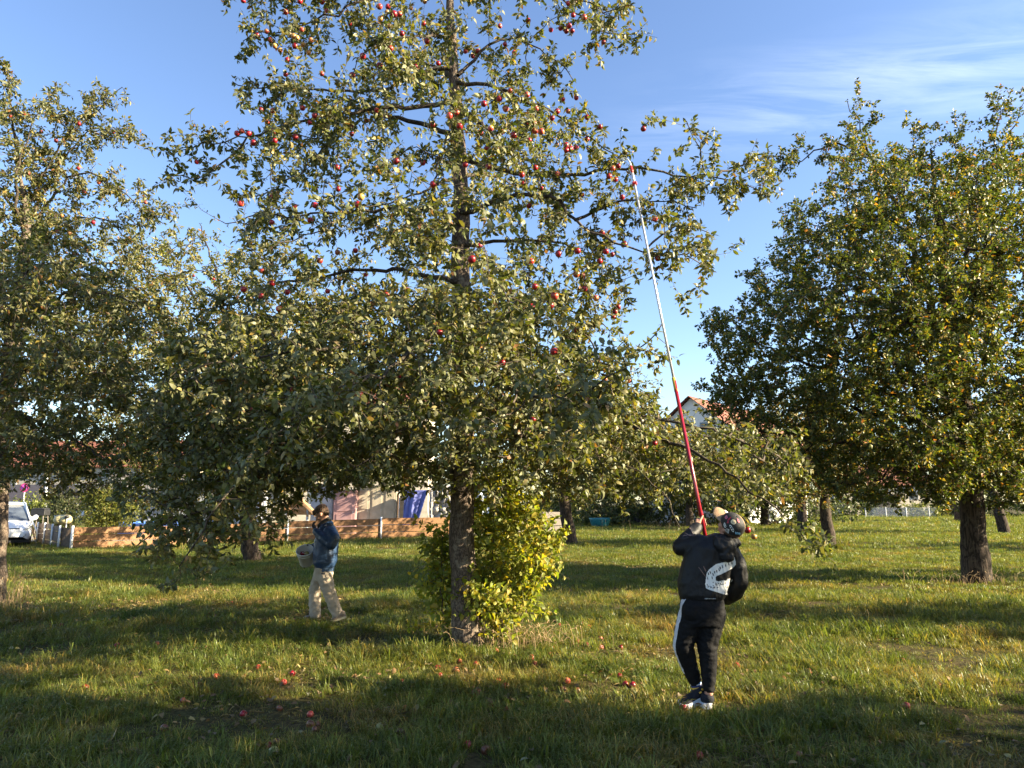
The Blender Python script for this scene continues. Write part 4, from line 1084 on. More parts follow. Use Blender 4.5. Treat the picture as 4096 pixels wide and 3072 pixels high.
# ------------------------------------------------------------------ sucker shrub, dry stalks
def bush(name, label, Y, stems, polys, n, leaf, pal, lsize, per, seed, matl='leaf_yellow', cat="shrub", half=.5, up=.4, rm=.006, tw=(.08, .22), asp=.68):
    s = Skeleton(np.random.default_rng(seed))
    for q in stems: s.line(bl(Y, q), [.011, .009, .006, .003], 1, .1, attach=False, wob=.012)
    T = np.concatenate([poly_targets(p_, Y+dy, hf, k, s.rng) for p_, dy, hf, k in polys]); T = T[T[:, 2] > .06]
    e = s.reach(T, .3, .08); s.twigs(e, 1.6, tw, up=up*.4)
    return tree(name, label, None, s, leaf, pal, lsize, per, '7', rmax=rm, trunk_mat='twig', limb_mat='twig', mat_leaf=matl, thick=.0075, cat=cat, droop=.2, up=up, aspect=asp, tip=.0015, trunk_noise=0)
bush("sucker_shrub", "bright yellow-green leafy shrub growing up against the big apple trunk", 8.6,
     [[(1960,2580,0),(1965,2400,0),(1975,2150,0),(1960,1950,0),(1955,1900,0)], [(2000,2570,-.1),(2030,2350,-.1),(2060,2100,-.1),(2050,1930,0)], [(2040,2560,.1),(2090,2350,.1),(2130,2150,.1),(2175,2020,.1)],
      [(1950,2590,-.2),(1930,2450,-.3),(1860,2350,-.35)], [(1800,2560,.1),(1770,2400,.1),(1760,2250,.1),(1775,2150,.1)], [(2060,2560,0),(2120,2400,0),(2180,2270,0),(2230,2180,0)]],
     [([(1900,2020),(1930,1880),(1980,1900),(2050,1880),(2060,2000),(2170,2010),(2200,2160),(2280,2160),(2170,2300),(2160,2420),(2100,2500),(1960,2540),(1930,2400),(1900,2200)], 0, .40, 300),
      ([(1735,2150),(1790,2050),(1815,2200),(1815,2480),(1760,2520),(1705,2400),(1715,2250)], .1, .22, 60), ([(1830,2330),(1960,2330),(1990,2420),(1950,2480),(1850,2390)], -.3, .15, 50)],
     0, 'leaf', PAL_SHRUB, .076, 3.4, 51, tw=(.14, .40))

def stalks(name, label, c, n, spread, h, seed, bend=.5):
    r = np.random.default_rng(seed); m = MB()
    for k in range(n):
        b = np.array(c)+np.array((r.normal(0, spread[0]), r.normal(0, spread[1]), 0)); b[2] = ground_h(b[0], b[1])-.01
        H = h*r.uniform(.35, 1.1); a = r.uniform(0, 6.28); ln = H*bend*min(1.1, abs(r.normal(0, 1))); d = np.array((math.cos(a), math.sin(a)*.6, 0))
        q = [b+d*ln*f**1.8+np.array((0, 0, H*(f-.45*bend*f**3))) for f in (0, .3, .6, .85, 1)]
        m.tube(q, [.0028, .0026, .0022, .0018, .001], 3, False)
        if r.uniform() < .35: m.tube([q[-1], q[-1]+d*.03+np.array((0, 0, .03)), q[-1]+d*.05+np.array((0, 0, .03))], [.004, .006, .001], 4, False)
    return tag(m.build(name, M['straw'], smooth=True, kind="stuff"), label)
M['straw'] = surf("dry_straw", (.42, .29, .15), (.28, .19, .10), 30, .8)
b = G(1960, 2590)
stalks("dry_stalks", "dry tan stalks and bent stems round the foot of the big apple tree", (b[0]+.25, b[1], 0), 150, (.45, .14), .42, 1, .9)
stalks("dry_stalks", "tuft of dry stalks at the foot of the edge apple tree", (P(40, 2410, 11.3)[0], 11.3, 0), 60, (.18, .15), .75, 2, .35)
b = G(3860, 2330)
stalks("dry_stalks", "dry stalks round the foot of the thick pear trunk", (b[0], b[1]-.25, 0), 90, (.7, .14), .4, 3, .9)
b = G(2590, 2100)
stalks("dry_stalks", "pale tall seed stalks at the far edge of the lawn behind the raised arm", (b[0], 44, 0), 120, (1.6, .6), .9, 4, .4)
# ------------------------------------------------------------------ beyond the orchard: fence, yard, houses, car
def X(px, Y): return (px-2048.0)/FPX*Y*1.0
def Pz(px, py, Y):
    q = P(px, py, Y); return q
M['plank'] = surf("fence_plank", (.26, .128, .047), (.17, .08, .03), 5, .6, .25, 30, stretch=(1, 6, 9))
M['plank_grey'] = surf("grey_plank", (.16, .115, .08), (.10, .07, .05), 6, .75, .3, 30, stretch=(1, 6, 9))  # shade on the fence end is mixed into this darker, greyer plank colour
M['plank_old'] = surf("weathered_plank", (.24, .205, .175), (.16, .14, .12), 6, .8, .3, 30, stretch=(1, 6, 9))
M['galv'] = surf("galvanised_post", (.72, .74, .76), (.55, .57, .60), 14, .45, .1)
M['white'] = surf("white_paint", (.66, .65, .62), (.56, .55, .52), 3, .6, .05)
M['render'] = surf("white_render", (.74, .73, .71), (.66, .65, .62), 2, .85, .15, 60)
M['cream'] = surf("cream_paint", (.54, .48, .38), (.44, .38, .29), 3, .6, .1)
M['pink'] = surf("pink_panel", (.42, .25, .25), (.33, .19, .19), 3, .6, .1)
M['bluewhite'] = surf("blue_white_panel", (.44, .47, .52), (.34, .38, .44), 4, .6, .1)
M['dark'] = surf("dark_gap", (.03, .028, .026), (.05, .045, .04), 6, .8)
M['rust'] = surf("red_roof_tiles", (.26, .095, .06), (.19, .07, .045), 30, .8, .5, 60)
M['glass'] = surf("window_glass", (.05, .06, .08), (.09, .11, .14), 2, .08, 0)
M['black'] = surf("black_iron", (.016, .016, .017), (.03, .03, .03), 12, .5, .1)
M['gravel'] = surf("gravel", (.36, .32, .27), (.25, .22, .18), 26, .95, .6, 90)
M['asphalt'] = surf("asphalt", (.09, .09, .095), (.06, .06, .065), 40, .9, .3)
M['woodraw'] = surf("raw_wood", (.46, .29, .15), (.33, .19, .09), 6, .7, .3, 40, stretch=(1, 1, 6))
M['towel'] = surf("lavender_towel", (.20, .23, .58), (.14, .16, .46), 5, .9, .3, 120)
M['tarp'] = surf("grey_tarp", (.42, .39, .35), (.28, .26, .24), 5, .7, .5, 18)
M['sheet'] = surf("pale_sheet", (.62, .68, .76), (.40, .47, .58), 6, .5, .4, 18)
M['tub'] = surf("pale_tub", (.46, .41, .22), (.38, .33, .18), 8, .5)
M['teal'] = surf("teal_plastic", (.03, .22, .25), (.02, .14, .17), 8, .5)
M['bluerim'] = surf("blue_pool", (.06, .16, .55), (.10, .22, .62), 6, .4)

# track and yard
def sheet(name, pts, m, z, kind="structure"):
    b = MB(); b.add([(x, y, z) for x, y in pts], [tuple(range(len(pts)))]); return b.build(name, m, kind=kind)
sheet("path", [(-28, 28.5), (-19.6, 27.6), (-20.4, 31.5), (-23, 37), (-32, 40)], M['gravel'], .05)
sheet("road", [(-70, 62), (-8, 70), (-8, 78), (-70, 70)], M['asphalt'], .05)
sheet("yard", [(-19.5, 31), (-13.5, 31.5), (2, 37.5), (2, 50), (-24, 50)], M['gravel'], .045)

# plank fence
def fence(name, label, posts, m, boards, group=None, post_r=.045, gapf=.05, endcap=True, postm='galv', seed=1, jit=.012):
    r = random.Random(seed)
    c = posts[0]; root = empty(name, (c[0], c[1], 0), label, "fence", group)
    for (x, y, z) in posts:
        b = MB(); b.tube([(x, y-.07, -.1), (x, y-.07, z+.05)], post_r, 8); b.build("post", M[postm], root, True)
    for a, q in zip(posts[:-1], posts[1:]):
        for k in range(boards):
            f0, f1 = (k+gapf)/boards, (k+1-gapf)/boards
            za0, za1, zb0, zb1 = a[2]*f0, a[2]*f1, q[2]*f0, q[2]*f1
            dz = r.uniform(-jit, jit)
            A = Vector((a[0], a[1]+r.uniform(0, .015), (za0+za1)/2+dz)); B = Vector((q[0], q[1]+r.uniform(0, .015), (zb0+zb1)/2+r.uniform(-jit, jit)))
            d = (B-A); L = d.length; d.normalize(); s_ = Vector((-d.y, d.x, 0)).normalized(); u = d.cross(s_)
            b = MB(); b.box((A+B)/2, (L-.012, .035, (za1-za0+zb1-zb0)/2), axes=(d, s_, u)); b.build("plank", m, root, bevel=.006)
    return root
pz = lambda px, Y, yt: (X(px, Y), Y, 1.6-(yt-2016)*Y/FPX)
main_posts = [pz(330, 26, 2105), pz(785, 29, 2098), pz(1170, 31.5, 2082), pz(1535, 33.5, 2070), pz(1880, 35.3, 2066)]
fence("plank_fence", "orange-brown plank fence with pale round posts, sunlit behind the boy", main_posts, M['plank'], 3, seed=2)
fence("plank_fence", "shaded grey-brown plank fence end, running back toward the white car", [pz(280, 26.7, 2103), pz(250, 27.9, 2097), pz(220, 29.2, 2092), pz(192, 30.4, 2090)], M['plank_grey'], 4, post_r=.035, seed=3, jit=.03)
b = MB()
a0, a1 = Vector(pz(328, 26.1, 2108)), Vector(pz(282, 26.8, 2105))
# short board panel that closes the corner
cf = empty("plank_fence", (a0.x, a0.y, 0), "short dark vertical-board panel closing the fence corner", "fence")
for k in range(9):
    t = (k+.5)/9; q = a0.lerp(a1, t); b = MB(); b.box((q.x, q.y+.02, q.z/2), (.052, .03, q.z*(.97+.03*math.sin(k*3)))); b.build("plank", M['plank_grey'], cf, bevel=.004)
fence("plank_fence", "weathered grey board fence in the shade just past the yellow-green shrub", [pz(2070, 40, 2046), pz(2170, 40.4, 2045), pz(2268, 41, 2045)], M['plank_old'], 3, post_r=.05, seed=5, postm='plank_old')

# yard buildings
def panel_box(b, px0, px1, y_top, Y, depth=2.0, z0=0.0):
    zt = 1.6-(y_top-2016)*Y/FPX; x0, x1 = X(px0, Y), X(px1, Y)
    b.box(((x0+x1)/2, Y+depth/2, (zt+z0)/2), (x1-x0, depth, zt-z0)); return x0, x1, zt
def carport():
    Y = 38; root = empty("shelter", (X(680, Y), Y, 0), "open shelter with dark posts and a pale back wall behind the fence", "shelter")
    b = MB(); panel_box(b, 480, 870, 1945, Y+3, .15); b.build("back_wall", M['bluewhite'], root)
    zt = 1.6-(1910-2016)*Y/FPX; x0, x1 = X(470, Y), X(880, Y)
    b = MB(); b.box(((x0+x1)/2, Y+1.6, zt+.06), (x1-x0+.3, 3.6, .12)); b.build("roof", M['plank_old'], root)
    b = MB(); b.box(((x0+x1)/2, Y-.25, zt-.35), (x1-x0+.3, .05, .62)); b.build("fascia", M['tarp'], root)
    for px in (500, 553, 596, 699, 868):
        b = MB(); b.box((X(px, Y), Y, zt/2), (.10, .10, zt)); b.build("post", M['dark'], root)
    rows = []
    return root
carport()
def cabinet(px0, px1, yt, Y, m, label, doors, name="garden_cabinet", cat="cabinet"):
    root = empty(name, (X((px0+px1)/2, Y), Y, 0), label, cat)
    b = MB(); x0, x1, zt = panel_box(b, px0, px1, yt, Y, 1.4); b.build("body", m, root)
    w = (x1-x0)/doors
    for k in range(doors):
        b = MB(); xa = x0+w*k+.03; xb = x0+w*(k+1)-.03
        b.box(((xa+xb)/2, Y-.02, zt*.5), (xb-xa, .03, zt*.94)); d = b.build("door", m, root, bevel=.008)
        for z0, z1 in ((.08, .46), (.52, .90)):
            b = MB(); b.box(((xa+xb)/2, Y-.045, zt*(z0+z1)/2), ((xb-xa)*.74, .02, zt*(z1-z0))); b.build("door_panel", m, d, bevel=.006)
        b = MB(); b.tube([(xb-.09, Y-.05, zt*.5-.07), (xb-.09, Y-.09, zt*.5), (xb-.09, Y-.05, zt*.5+.07)], .012, 5); b.build("handle", M['galv'], d)
    return root
cabinet(1255, 1342, 1940, 38.4, M['bluewhite'], "blue-white panelled cabinet behind the boy's head", 2)
cabinet(1344, 1432, 1960, 38.0, M['pink'], "dull pink panelled cabinet behind the fence, beside the gnarled stems", 1)
cabinet(1436, 1594, 1945, 38.6, M['cream'], "cream panelled cabinet row behind the fence, left of the blue towel", 3)
cabinet(860, 1050, 1950, 41, M['white'], "white garden shed mostly hidden behind the low leaves", 2, "garden_shed", "shed")
# playhouse with a raw-wood gable
Y = 37; root = empty("playhouse", (X(1190, Y), Y, 0), "raw wooden playhouse gable standing behind the fence beside the boy", "playhouse")
z = lambda y: 1.6-(y-2016)*Y/FPX
b = MB(); b.bar((X(1120, Y), Y, z(2060)), (X(1200, Y), Y, z(1985)), .12, .5); b.build("roof_board", M['woodraw'], root)
b = MB(); b.bar((X(1280, Y), Y, z(2060)), (X(1200, Y), Y, z(1985)), .12, .5); b.build("roof_board", M['woodraw'], root)
b = MB(); b.bar((X(1150, Y), Y-.1, z(2034)), (X(1258, Y), Y-.1, z(2032)), .09, .06); b.build("beam", M['woodraw'], root)
for px in (1158, 1243):
    b = MB(); b.box((X(px, Y), Y, z(2036)/2), (.1, .1, z(2036))); b.build("post", M['bluewhite'], root)
b = MB(); b.bar((X(1226, Y), Y-.06, z(2034)), (X(1246, Y), Y-.06, z(2064)), .07, .05); b.build("brace", M['woodraw'], root)
b = MB(); b.add([(X(1120, Y), Y+.3, z(2058)), (X(1280, Y), Y+.3, z(2058)), (X(1200, Y), Y+.3, z(1987))], [(0, 1, 2)]); b.build("gable", M['woodraw'], root)
# rail with towel
Y = 34.6; root = empty("clothes_rail", (X(1665, Y), Y+.05, 0), "slim wooden rail holding the lavender towel behind the fence", "clothes rail")
zt = 1.6-(1966-2016)*Y/FPX
b = MB(); b.tube([(X(1598, Y), Y+.05, zt), (X(1735, Y), Y+.05, zt)], .02, 6); b.build("bar", M['woodraw'], root)
for px in (1602, 1731):
    b = MB(); b.tube([(X(px, Y), Y+.05, 0), (X(px, Y), Y+.05, zt+.04)], .025, 6); b.build("post", M['white'], root)
rows = []
for i in range(25):
    f = i/24; yy = 1962+(2122-1962)*f
    xl = 1625-6*f+(f < .1)*2; xr = 1716-46*min(1, f*1.3)*.62-8*f
    rows.append([(X(xl+(xr-xl)*k/18, Y), Y-.12+.05*math.sin(k*1.3+f*1.5)*(.3+f)+.03*math.sin(k*.55), 1.6-(yy-2016)*Y/FPX) for k in range(19)])
b = MB(); b.grid(rows); o = b.build("towel", M['towel'], smooth=True)
md = o.modifiers.new("thick", 'SOLIDIFY'); md.thickness = .012
tag(o, "long lavender-blue towel hanging over the plank fence", "towel")
def wrinkled(name, label, cat, px0, px1, y0, y1, Y, m, amp, seed, lean=0.0):
    rows = []
    for i in range(19):
        f = i/18; yy = y0+(y1-y0)*f
        rows.append([Vector((X(px0+(px1-px0)*k/24, Y), Y+lean*(1-f)+amp*mnoise.noise(Vector((k*.5, i*.35, seed)))+amp*.6*mnoise.noise(Vector((k*1.1, i*.9, seed+5))), 1.6-(yy-2016)*Y/FPX)) for k in range(25)])
    b = MB(); b.grid(rows); o = b.build(name, m, smooth=True)
    md = o.modifiers.new("thick", 'SOLIDIFY'); md.thickness = .03
    return tag(o, label, cat)
wrinkled("tarpaulin", "wrinkled grey tarpaulin stretched between the towel and the big trunk", "tarpaulin", 1722, 1830, 1945, 2075, 38, M['tarp'], .22, 2)
wrinkled("tarpaulin", "pale blue-white plastic sheet draped behind the shrub beside the big trunk", "tarpaulin", 1880, 2010, 1950, 2060, 38, M['sheet'], .4, 7, .8)
b = MB(); b.box((X(1612, 37.5), 38.2, 1.0), (.62, .5, 2.1)); b.mi = 1; b.box((X(1596, 37.5), 37.9, 1.05), (.06, .06, 2.1)); tag(b.build("shaded_gap", [M['dark'], M['woodraw']]), "dark box painting the shaded gap, with one wooden upright beside the cream cabinets", "shaded_gap", kind="thing")  # solid dark box puts the shade between cabinets and towel into colour
# above ground pool with a blue rim
b = MB(); c = (X(640, 34), 35.8, 0)
b.lathe(c, [(1.95, 0), (1.95, .62), (2.02, .66), (2.02, .74), (1.9, .74), (1.88, .6)], 40, sx=1.2); tag(b.build("paddling_pool", M['bluerim'], smooth=True), "blue rim of a round garden pool showing above the fence", "pool")
# tub, lamp
Y = 27.6; q = P(252, 2078, Y)
b = MB()
for s in (-1, 1): b.lathe((q[0]+s*.10, q[1], q[2]-.16), [(.0, -.02), (.15, 0), (.22, .08), (.235, .17), (.20, .27), (.10, .33), (0, .34)], 16)
tag(b.build("pumpkin_tub", M['tub'], smooth=True), "pale yellow rounded tub standing on the fence corner", "tub")
q = P(268, 2072, 27.4)
b = MB(); b.tube([(q[0], q[1], .2), (q[0], q[1], q[2])], .014, 6); b.mi = 1; b.lathe((q[0], q[1], q[2]), [(0, -.02), (.07, 0), (.09, .05), (.05, .10), (0, .11)], 12)
tag(b.build("garden_lamp", [M['galv'], M['black']], smooth=True), "small garden lamp on a thin stick beside the pale tub", "lamp")
# barbecue
Y = 33; q = P(162, 2050, Y); root = empty("barbecue", (q[0], Y, 0), "black box barbecue on thin splayed legs behind the gate posts", "barbecue")
b = MB(); b.box((q[0], Y, q[2]), (.66, .42, .26)); b.box((q[0], Y, q[2]+.16), (.6, .38, .07)); b.build("firebox", M['black'], root, bevel=.02)
for sx in (-1, 1):
    for sy in (-1, 1):
        b = MB(); b.tube([(q[0]+sx*.24, Y+sy*.16, q[2]-.12), (q[0]+sx*.34, Y+sy*.22, 0)], .022, 5); b.build("leg", M['plank_old'], root)
b = MB(); b.bar((q[0]-.32, Y-.2, .28), (q[0]+.32, Y-.2, .28), .04, .03); b.build("brace", M['plank_old'], root)
# gate posts with diagonals
for px, yt, yb, Y, dpx, lab in ((124, 2070, 2130, 31, 168, "white gate post with a slanting brace near the barbecue"), (107, 2068, 2125, 33, None, "white gate post next to the car's mirror")):
    q = P(px, yt, Y); root = empty("gate_post", (q[0], Y, 0), lab, "post")
    b = MB(); b.tube([(q[0], Y, -.05), (q[0], Y, q[2])], .05, 8); b.build("shaft", M['white'], root, True)
    b = MB(); b.lathe((q[0], Y, q[2]), [(.055, 0), (.05, .03), (0, .06)], 8); b.build("cap", M['white'], root, True)
    if dpx:
        d = P(dpx, 2128, Y-.4); b = MB(); b.tube([(q[0]+.05, Y, q[2]-.1), (d[0], d[1], .05)], .03, 6); b.build("brace", M['galv'], root)
        d = P(146, 2122, Y+.6); b = MB(); b.tube([(q[0]+.02, Y, q[2]-.3), (d[0], d[1], .05)], .03, 6); b.build("brace", M['woodraw'], root)
# street lamp pole and no-stopping sign
q = P(185, 2045, 46); b = MB(); b.tube([(q[0], 46, 0), P(192, 1800, 46)], [.09, .06], 8); tag(b.build("lamp_pole", M['galv'], smooth=True), "slanting grey metal pole behind the barbecue", "pole")
Y = 54; q = P(100, 1951, Y); root = empty("road_sign", (q[0], Y, 0), "small round pink-red road sign above the parked cars", "road sign")
b = MB(); b.tube([(q[0], Y, 0), (q[0], Y, q[2]+.2)], .04, 6); b.build("pole", M['galv'], root)
M['signred'] = surf("sign_red", (.62, .05, .22), (.5, .04, .18), 4, .4); M['signblue'] = surf("sign_blue", (.45, .12, .5), (.4, .1, .45), 4, .4)
b = MB(); b.lathe((q[0], Y-.06, q[2]), [(0, .02), (.33, .02), (.33, 0), (0, 0)], 24, axis=(0, -1, 0)); b.build("disc", M['signred'], root)
b = MB(); b.lathe((q[0], Y-.085, q[2]), [(0, .01), (.24, .01), (.24, 0), (0, 0)], 24, axis=(0, -1, 0)); b.build("face", M['signblue'], root)
b = MB(); b.bar((q[0]-.17, Y-.105, q[2]+.17), (q[0]+.17, Y-.105, q[2]-.17), .055, .01, up=(0, -1, 0)); b.build("bar", M['signred'], root)
b = MB(); b.bar((q[0]-.17, Y-.112, q[2]-.17), (q[0]+.17, Y-.112, q[2]+.17), .055, .01, up=(0, -1, 0)); b.build("bar", M['signred'], root)

# cars
M['carwhite'] = surf("car_white_paint", (.80, .81, .82), (.77, .78, .80), 3, .22, 0, coat=.6)
M['carblue'] = surf("car_pale_paint", (.52, .56, .60), (.48, .52, .56), 3, .25, 0, coat=.6)
M['cargrey'] = surf("car_dark_paint", (.07, .06, .09), (.06, .05, .08), 3, .25, 0, coat=.6)
M['tyre'] = surf("tyre", (.02, .02, .02), (.03, .03, .03), 20, .9)
M['rim'] = surf("alloy_rim", (.5, .5, .52), (.4, .4, .42), 10, .3, metal=.8)
M['lens'] = surf("headlight_lens", (.55, .58, .62), (.30, .33, .36), 30, .1, coat=.5)
def car(loc, rz, paint, label, group=None, name="parked_car", L=4.8, Wd=1.9, H=1.66):
    """people carrier: lofted body, glasshouse, wheels; local +x is the front"""
    root = empty(name, (0, 0, 0), label, "car", group)
    w = Wd/2
    def loft(secs, nm, m, par=None, smooth=True):
        rows = [[(x, y*s, z) for s, y, z in pr] for x, pr in secs]
        b = MB(); b.grid(rows); b.add(rows[0], [tuple(range(len(rows[0])))]); b.add(rows[-1], [tuple(reversed(range(len(rows[-1]))))])
        return b.build(nm, m, par or root, smooth)
    def sec(zl, zh, wl, wh):
        pts = [(-1, wl*.92, zl), (-1, wl, zl+.12), (-1, wl, (zl+zh)/2), (-1, wh, zh-.06), (-1, wh*.88, zh)]
        return pts+[(1, y, z) for _, y, z in reversed(pts)]
    body = [(-2.38, sec(.45, .78, .78, .76)), (-2.33, sec(.30, 1.0, .88, .86)), (-2.0, sec(.24, 1.08, .95, .92)), (-1.0, sec(.22, 1.06, .96, .94)), (0, sec(.22, 1.04, .96, .94)), (.9, sec(.22, 1.03, .96, .93)), (1.45, sec(.22, 1.0, .95, .88)), (2.0, sec(.24, .90, .92, .80)), (2.28, sec(.28, .78, .82, .68)), (2.40, sec(.36, .64, .66, .58))]
    bd = loft(body, "body", paint)
    def sec2(zl, zh, wl, wh): return [(-1, wl, zl), (-1, (wl+wh)/2+.02, (zl+zh)/2), (-1, wh, zh-.05), (-1, wh*.8, zh), (1, wh*.8, zh), (1, wh, zh-.05), (1, (wl+wh)/2+.02, (zl+zh)/2), (1, wl, zl)]
    glass = [(-2.22, sec2(.98, 1.04, .86, .80)), (-1.85, sec2(.98, 1.52, .90, .70)), (-1.0, sec2(.98, H-.03, .92, .70)), (0, sec2(.98, H-.02, .92, .71)), (.55, sec2(.98, H-.10, .92, .70)), (1.15, sec2(.98, 1.28, .90, .76)), (1.62, sec2(.92, 1.0, .84, .80))]
    loft(glass, "glasshouse", M['glass'])
    roof = [(-1.88, [(-1, .69, 1.5), (-1, .5, 1.56), (1, .5, 1.56), (1, .69, 1.5)]), (-1.0, [(-1, .71, H-.03), (-1, .5, H+.015), (1, .5, H+.015), (1, .71, H-.03)]), (0, [(-1, .72, H-.02), (-1, .5, H+.03), (1, .5, H+.03), (1, .72, H-.02)]), (.58, [(-1, .71, H-.10), (-1, .5, H-.06), (1, .5, H-.06), (1, .71, H-.10)])]
    loft(roof, "roof", paint)
    for s in (-1, 1):
        b = MB(); b.tube([(1.62, s*.86, 1.0), (1.12, s*.78, 1.33), (.58, s*.72, H-.07)], .035, 6); b.build("windscreen_pillar", paint, root, True)
        b = MB(); b.tube([(.56, s*.73, H-.03), (-.6, s*.74, H+.03), (-1.7, s*.71, 1.60)], .022, 6); b.build("roof_rail", M['galv'], root, True)
        b = MB(); b.lathe((1.18, s*1.05, 1.07), [(0, -.06), (.09, -.05), (.12, 0), (.10, .05), (0, .07)], 12, axis=(1, 0, 0), sy=.8); b.tube([(1.15, s*.88, 1.02), (1.17, s*1.0, 1.05)], .03, 5); b.build("mirror", paint, root, True)
        b = MB(); b.grid([[(2.06+.03, s*.905, .80), (1.80, s*.955, .88), (1.58, s*.945, .93)], [(2.315, s*.70, .71), (2.18, s*.80, .775), (1.98, s*.86, .84)], [(2.36, s*.60, .62), (2.27, s*.79, .645), (2.10, s*.90, .70)]]); o = b.build("headlight", M['lens'], root, True); o.modifiers.new("t", 'SOLIDIFY').thickness = .03
        b = MB(); b.box((2.345, s*.62, .44), (.05, .22, .08)); b.build("fog_lamp", M['lens'], root, bevel=.01)
        for x in (1.48, -1.45):
            b = MB(); b.lathe((x, s*.80, .33), [(.20, -.10), (.33, -.11), (.345, -.06), (.345, .10), (.33, .15), (.21, .15)], 22, axis=(0, s, 0)); wl_ = b.build("wheel", M['tyre'], root, True)
            b = MB(); b.lathe((x, s*.80, .33), [(0, .10), (.06, .13), (.18, .10), (.215, .14), (.215, .10)], 10, axis=(0, s, 0)); b.build("rim", M['rim'], wl_)
    b = MB()
    for k in range(5): b.box((2.41-.012*k, 0, .52+.035*k), (.03, .98-.02*k, .018))
    b.mi = 1; b.box((2.375, 0, .59), (.03, 1.0, .20)); b.build("grille", [M['galv'], M['black']], root)
    b = MB(); b.box((2.33, 0, .40), (.10, 1.35, .12)); b.build("air_intake", M['black'], root, bevel=.02)
    b = MB(); b.box((2.425, 0, .43), (.015, .52, .11)); b.build("number_plate", M['white'], root)
    b = MB(); b.box((0, 0, .2), (4.3, 1.7, .1)); b.build("underbody", M['tyre'], root)
    root.location = loc; root.rotation_euler = (0, 0, rz)
    return root
q = P(40, 2180, 27.5)
car((q[0]-1.72, 29.3, 0), math.radians(-52), M['carwhite'], "white people carrier parked beside the edge apple tree, nose to the lawn")
proto = car((X(185, 68), 68, 0), math.radians(8), M['carblue'], "pale car parked on the street under the round road sign", "cars parked along the street", L=4.4)
def copy_tree(o, parent=None):
    c = o.copy(); COL.objects.link(c); c.parent = parent
    for ch in o.children: copy_tree(ch, c)
    return c
c2 = copy_tree(proto); c2.location = (X(330, 69), 69.5, 0); c2["label"] = "second pale car on the street, mostly hidden behind the bamboo-like bush"
b = MB(); b.box((X(150, 80), 82, 1.9), (24, .4, 3.8)); tag(b.build("street_wall", M['cargrey']), "long dark purplish wall along the street above the parked cars", "wall", kind="thing")

# houses
def gable_house(name, label, c, rz, L, Wd, eave, ridge, wallm, windows, over=.5, roofm='rust'):
    """ridge runs along local x; windows = [(side, u, z, w, h)], side in gable/eave"""
    root = empty(name, (0, 0, 0), label, "house")
    b = MB(); w, l = Wd/2, L/2
    b.add([(-l, -w, 0), (l, -w, 0), (l, w, 0), (-l, w, 0), (-l, -w, eave), (l, -w, eave), (l, w, eave), (-l, w, eave), (-l, 0, ridge), (l, 0, ridge)],
          [(0, 1, 5, 4), (2, 3, 7, 6), (1, 2, 6, 9, 5), (3, 0, 4, 8, 7)]); b.build("wall", wallm, root)
    b = MB(); sl = (ridge-eave)/w
    for s in (-1, 1):
        n_ = 14
        for k in range(n_):   # courses of tiles, each lapping the next
            t0, t1 = k/n_, (k+1.06)/n_
            y0, y1 = s*(w+over)*(1-t0), s*(w+over)*(1-t1)
            z0, z1 = eave-over*sl+(w+over)*sl*t0+.16, eave-over*sl+(w+over)*sl*t1+.12
            b.add([(-l-over, y0, z0), (l+over, y0, z0), (l+over, y1, z1), (-l-over, y1, z1), (-l-over, y0, z0-.1), (l+over, y0, z0-.1)], [(0, 1, 2, 3) if s < 0 else (3, 2, 1, 0), (4, 5, 1, 0)])
    rf = b.build("roof", M[roofm], root)
    b = MB(); b.box((l*.4, .6, ridge+.5), (.7, .7, 1.6)); b.build("chimney", M['rust'], rf)
    for side, u, z, ww, hh in windows:
        if side == 'gable': cc, ax = (-l-.02, u, z), (.06, ww, hh)
        elif side == 'gable2': cc, ax = (l+.02, u, z), (.06, ww, hh)
        else: cc, ax = (u, -w-.02, z), (ww, .06, hh)
        b = MB(); b.box(cc, ax); f = b.build("window", M['white'], root)
        k = 0 if side.startswith('gable') else 1
        pc = list(cc); pc[k] += -.04 if side != 'gable2' else .04
        pa = list(ax); pa[0] *= .82 if k == 1 else .5; pa[1] *= .82 if k == 0 else .5; pa[2] *= .84
        b = MB(); b.box(pc, pa); b.build("pane", M['glass'], f)
    root.location = c; root.rotation_euler = (0, 0, rz)
    return root
Y = 58
q = P(2778, 1592, Y)
gable_house("house", "white gabled house with red tiled roof, seen beside the red pole section", (q[0]+4.2, Y+5.4, 0), math.radians(50), 14, 8.6, q[2]-3.4, q[2], M['render'],
            [('gable', 1.0, q[2]-2.6, .9, 1.2), ('gable', -1.1, q[2]-2.6, .9, 1.2), ('gable', 1.0, q[2]-5.2, .9, 1.3), ('gable', -1.1, q[2]-5.2, .9, 1.3), ('eave', -3, q[2]-5.2, 1.1, 1.3), ('eave', 1, q[2]-5.2, 1.1, 1.3)])
gable_house("house", "wide house with terracotta roof showing through the big apple tree's left boughs", (X(1270, 62), 66, 0), math.radians(3), 19, 9, 10.2, 13.4, M['cream'],
            [('eave', x, z, 1.2, 1.4) for x in (-7, -3.5, 0, 3.5, 7) for z in (2.2, 5.2, 8.2)])
gable_house("house", "house with red roof behind the street and the parked white car", (X(330, 84), 90, 0), math.radians(-4), 24, 9, 6.2, 9.4, M['cream'],
            [('eave', x, z, 1.2, 1.4) for x in (-9, -5, -1, 3, 7) for z in (1.8, 4.6)])
gable_house("house", "pale pinkish house far off between the two slim trunk and pear trees", (X(3560, 104), 110, 0), math.radians(0), 13, 8, 4.6, 7.4, M['cream'],
            [('eave', x, 2.9, 1.2, 1.3) for x in (-4, 0, 4)])
